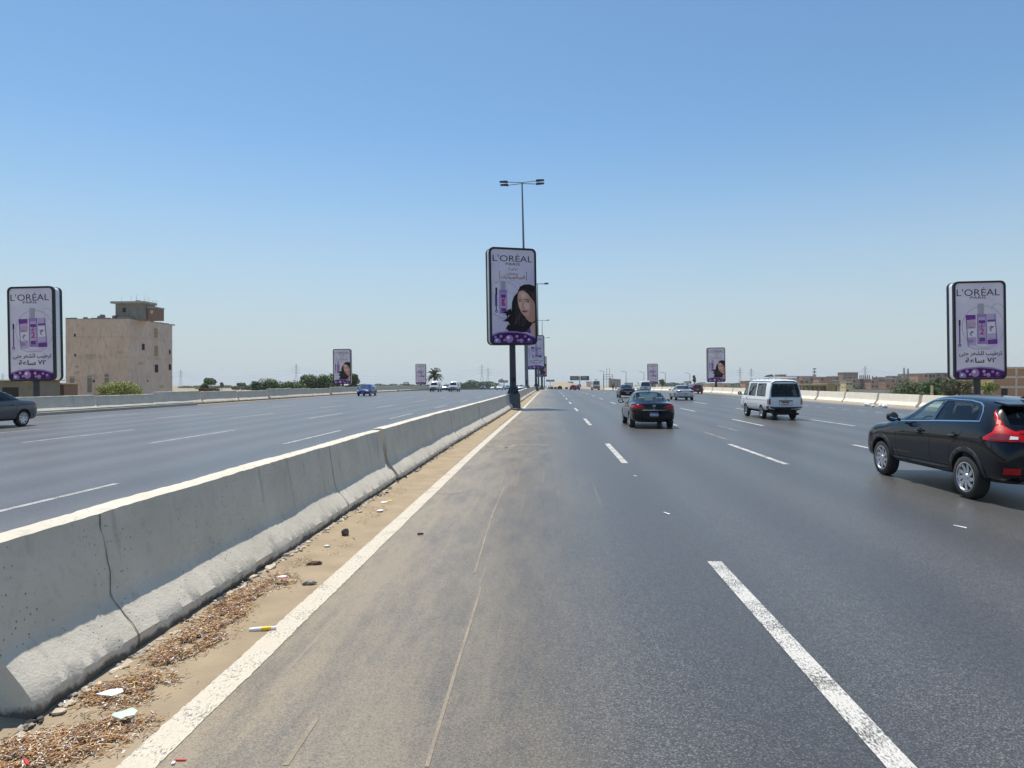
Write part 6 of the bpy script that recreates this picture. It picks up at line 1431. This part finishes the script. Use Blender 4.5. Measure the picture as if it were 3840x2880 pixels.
wire(top(7), top(0), 14, 'overhead wires from the left edge to the pylon by the tall block'); wire(top(0), top(1), 14, 'overhead wires between the pylon by the tall block and the one above the hedge'); wire(top(1), top(2), 16, 'overhead wires between the hedge pylon and the pair left of the centre billboard'); wire(top(3), top(4), 18, 'overhead wires crossing behind the road from the left pylon pair to the right pair'); wire(top(5), top(6), 14, 'overhead wires above the minibus toward the pylon over the brick houses')
wire(top(6), at(3900, 1392, 1100), 12, 'overhead wires from the brick house pylon to the right edge')
def mast(px, pt, Y, r, label, cat='mast', arm=0):
    c = at(px, pt, Y); zb = zg_(Y); t = tag(empty('mast' if not arm else 'street_lamp', (c.x, Y, zb)), label, cat, None if not arm else 'single street lamps right of the far carriageway'); bm = bmesh.new(); beam(bm, (0, 0, 0), (0, 0, c.z - zb), r, 6, r * .6); link('pole', bm, 'lattice', t)
    bm = bmesh.new(); h = c.z - zb
    if arm: beam(bm, (0, 0, h), (-2.2, 0, h + .5), r * .5, 5); box(bm, -3.0, -2.0, -.2, .2, h + .4, h + .6); link('lamp_head', bm, 'lattice', t)
    else:
        for k in range(3): box(bm, -r * 2.5, r * 2.5, -r, r, h - r * (2 + 5 * k), h - r * 5 * k); 
        link('antenna', bm, 'lattice', t)
mast(1634, 1379, 900, .9, 'grey telecom mast rising behind the palm tree'); mast(3054, 1381, 900, .8, 'thin telecom mast above the houses right of the white minibus')
for i, px in enumerate((2264, 2348, 2415, 2495, 2587)): mast(px, 1393 + i * 2, 420 + 0 * i, .22, ['single lamp post left of the tank farm, beside the white coach', 'single lamp post right of the tank farm', 'single lamp post above the far white van', 'single lamp post just right of the farthest right billboard', 'single lamp post left of the right billboard with the woman'][i], 'street lamp', 1)
# tank farm and portal frame
for i, (px, pt, r) in enumerate(((2287, 1420, 5), (2299, 1423, 7), (2311, 1424, 7), (2322, 1425, 6))):
    c = at(px, pt, 560); zb = zg_(560); t = tag(empty('silo', (c.x, 560, zb)), ['slim grey silo, leftmost of the four behind the red motorcycle', 'grey silo, second from left behind the red motorcycle', 'grey silo, third from left behind the red motorcycle', 'grey silo, rightmost of the four by the black saloon roof'][i], 'silo', 'grey silos'); bm = bmesh.new()
    R_ = r / FPX * 560; lathe(bm, [(R_, 0), (R_, c.z - zb), (R_ * .9, c.z - zb + .6), (.1, c.z - zb + 1.2)], 20, 'Z'); link('tank', bm, 'concrete_grey', t, True)
    bm = bmesh.new(); beam(bm, (R_ * .5, -R_ - .1, 0), (R_ * .5, -R_ - .1, c.z - zb), .15, 4); link('ladder', bm, 'lattice', t)
c = at(2280, 1380, 640); zb = zg_(640); t = tag(empty('substation_frame', (c.x, 640, zb)), 'steel portal frame with two spikes behind the silos', 'gantry'); h = c.z - zb; bm = bmesh.new()
for x in (-4.2, 4.2): beam(bm, (x, 0, 0), (x, 0, h * .70), .28, 4)
for x in (-1.2, 1.4): beam(bm, (x, 0, 0), (x, 0, h), .18, 4)
link('column', bm, 'lattice', t); bm = bmesh.new()
for k in (.50, .60, .70): beam(bm, (-4.2, 0, h * k), (4.2, 0, h * k), .22, 4)
link('crossbeam', bm, 'lattice', t)
# ------------------------------------------------------------------ road signs far ahead
mat('sign_blue', (.03, .10, .22), .5); mat('sign_orange', (.55, .27, .06), .5); mat('sign_green', (.10, .20, .13), .5); mat('sign_back', (.33, .35, .36), .5, .4); mat('sign_letters', (.65, .68, .68), .5)
def panel(t, x0, x1, z0, z1, face, style):
    bm = bmesh.new(); box(bm, x0, x1, -.08, .08, z0, z1); p_ = link('panel', bm, face, t)
    if style:
        bm = bmesh.new(); w_, h_ = x1 - x0, z1 - z0; box(bm, x0 + w_ * .12, x1 - w_ * (.14 if style == 1 else .3), -.10, -.081, z0 + h_ * .52, z1 - h_ * .10); link('message_field', bm, 'sign_orange', p_)
        if style == 1: bm = bmesh.new(); box(bm, x0 + w_ * .05, x1 - w_ * .05, -.10, -.081, z0 + h_ * .06, z0 + h_ * .44); link('message_field', bm, 'sign_green', p_)
        bm = bmesh.new()
        for k, wd in ((.26, .5), (.36, .62), (.68, .4)): box(bm, x0 + w_ * .2, x0 + w_ * (.2 + wd), -.115, -.101, z0 + h_ * k, z0 + h_ * (k + .05))
        link('lettering', bm, 'sign_letters', p_)
Y = 262; c = at(2174, 1426, Y); z = zr_(Y); t = tag(empty('direction_sign', (c.x, Y, z)), 'pair of blue road signs with orange fields on one pole, right of centre', 'road sign'); px_ = Y / FPX; zt = at(2174, 1410, Y).z - z; z0 = c.z - z
panel(t, -36 * px_, -3 * px_, z0, zt, 'sign_blue', 1); panel(t, 3 * px_, 35 * px_, z0, zt, 'sign_blue', 2); panel(t, -8 * px_, 5 * px_, z0 - 26 * px_, z0 - 15 * px_, 'sign_back', 0)
bm = bmesh.new(); beam(bm, (0, .15, 0), (0, .15, zt), .16, 8); beam(bm, (-33 * px_, .15, (z0 + zt) / 2), (33 * px_, .15, (z0 + zt) / 2), .08, 6); link('pole', bm, 'galv', t)
Y = 430; c = at(2063, 1431, Y); z = zr_(Y); t = tag(empty('direction_sign', (c.x, Y, z)), 'farthest pair of small grey blue road signs just right of the median', 'road sign'); px_ = Y / FPX
panel(t, -15 * px_, -1.5 * px_, c.z - z, c.z - z + 7 * px_, 'sign_blue', 2); panel(t, 1.5 * px_, 16 * px_, c.z - z, c.z - z + 7 * px_, 'sign_blue', 2); bm = bmesh.new(); beam(bm, (0, .15, 0), (0, .15, c.z - z + 6 * px_), .16, 8); link('pole', bm, 'galv', t)
Y = 330; c = at(1888, 1435, Y); z = zr_(Y); t = tag(empty('direction_sign', (c.x, Y, z)), 'grey backs of a pair of road signs over the left carriageway', 'road sign'); px_ = Y / FPX
panel(t, -19 * px_, 1 * px_, c.z - z, c.z - z + 11 * px_, 'sign_back', 0); panel(t, 4 * px_, 17 * px_, c.z - z, c.z - z + 9 * px_, 'sign_back', 0); panel(t, -12 * px_, -3 * px_, c.z - z + 11.5 * px_, c.z - z + 15 * px_, 'sign_back', 0); bm = bmesh.new(); beam(bm, (2 * px_, .2, 0), (2 * px_, .2, c.z - z + 8 * px_), .18, 8); link('pole', bm, 'galv', t)
# pale post behind the bushes on the right
a = at(3495, 1446, 92); bm = bmesh.new(); beam(bm, (a.x, 92, zg_(92)), (a.x, 92, a.z), .16, 8); tag(link('post', bm, 'plaster_yellow'), 'short pale yellow post among the bushes behind the right barrier', 'post')
for (px, pt, wpx, Y, lab) in ((1523, 1434, 17, 190, 'small square frame structure on the left parapet, left of the farthest left billboard'),):
    a = at(px, pt, Y); w_ = wpx / FPX * Y; h = 15 / FPX * Y; t = tag(empty('frame_sign', (a.x, Y, a.z - h)), lab, 'sign'); bm = bmesh.new()
    for x in (-w_ / 2, w_ / 2): beam(bm, (x, 0, -2.5), (x, 0, h), .12, 6)
    beam(bm, (-w_ / 2, 0, h), (w_ / 2, 0, h), .12, 6); link('frame', bm, 'rust_metal', t); bm = bmesh.new(); box(bm, -w_ / 2, w_ / 2, -.05, .05, h * .1, h * .75); link('panel', bm, 'board', t)
# sand bank where the far ramp rises
bm = bmesh.new(); rows = []
for j in range(9):
    y = 440 + j * 30; row = []
    for i in range(25):
        u = i / 24; x = 2 + 140 * u; hb = 4.6 * math.exp(-((u - .05) / .12) ** 2) * S(j, 0, 3) + 1.6 * S(j, 0, 3) * (1 - u) ; row.append(bm.verts.new((x, y, zr_(y) - 1.2 + hb + .5 * noise.noise((x * .05, y * .05, 0)))))
    rows.append(row)
for r0, r1 in zip(rows, rows[1:]):
    for i in range(24): bm.faces.new((r0[i], r0[i + 1], r1[i + 1], r1[i]))
tag(link('sand_bank', bm, 'sand', smooth=True), kind='structure')
# ------------------------------------------------------------------ air
m = bpy.data.materials.new('haze'); m.use_nodes = True; nt = m.node_tree; nt.nodes.clear(); o_ = nt.nodes.new("ShaderNodeOutputMaterial"); pv = nt.nodes.new("ShaderNodeVolumePrincipled")
pv.inputs['Color'].default_value = (.80, .90, 1.0, 1); pv.inputs['Density'].default_value = .00016; pv.inputs['Anisotropy'].default_value = .2; nt.links.new(pv.outputs[0], o_.inputs['Volume'])
bm = bmesh.new(); box(bm, -5200, 5200, -80, 5200, -40, 60); MT['haze'] = m; tag(link('haze', bm, 'haze'), kind='stuff')
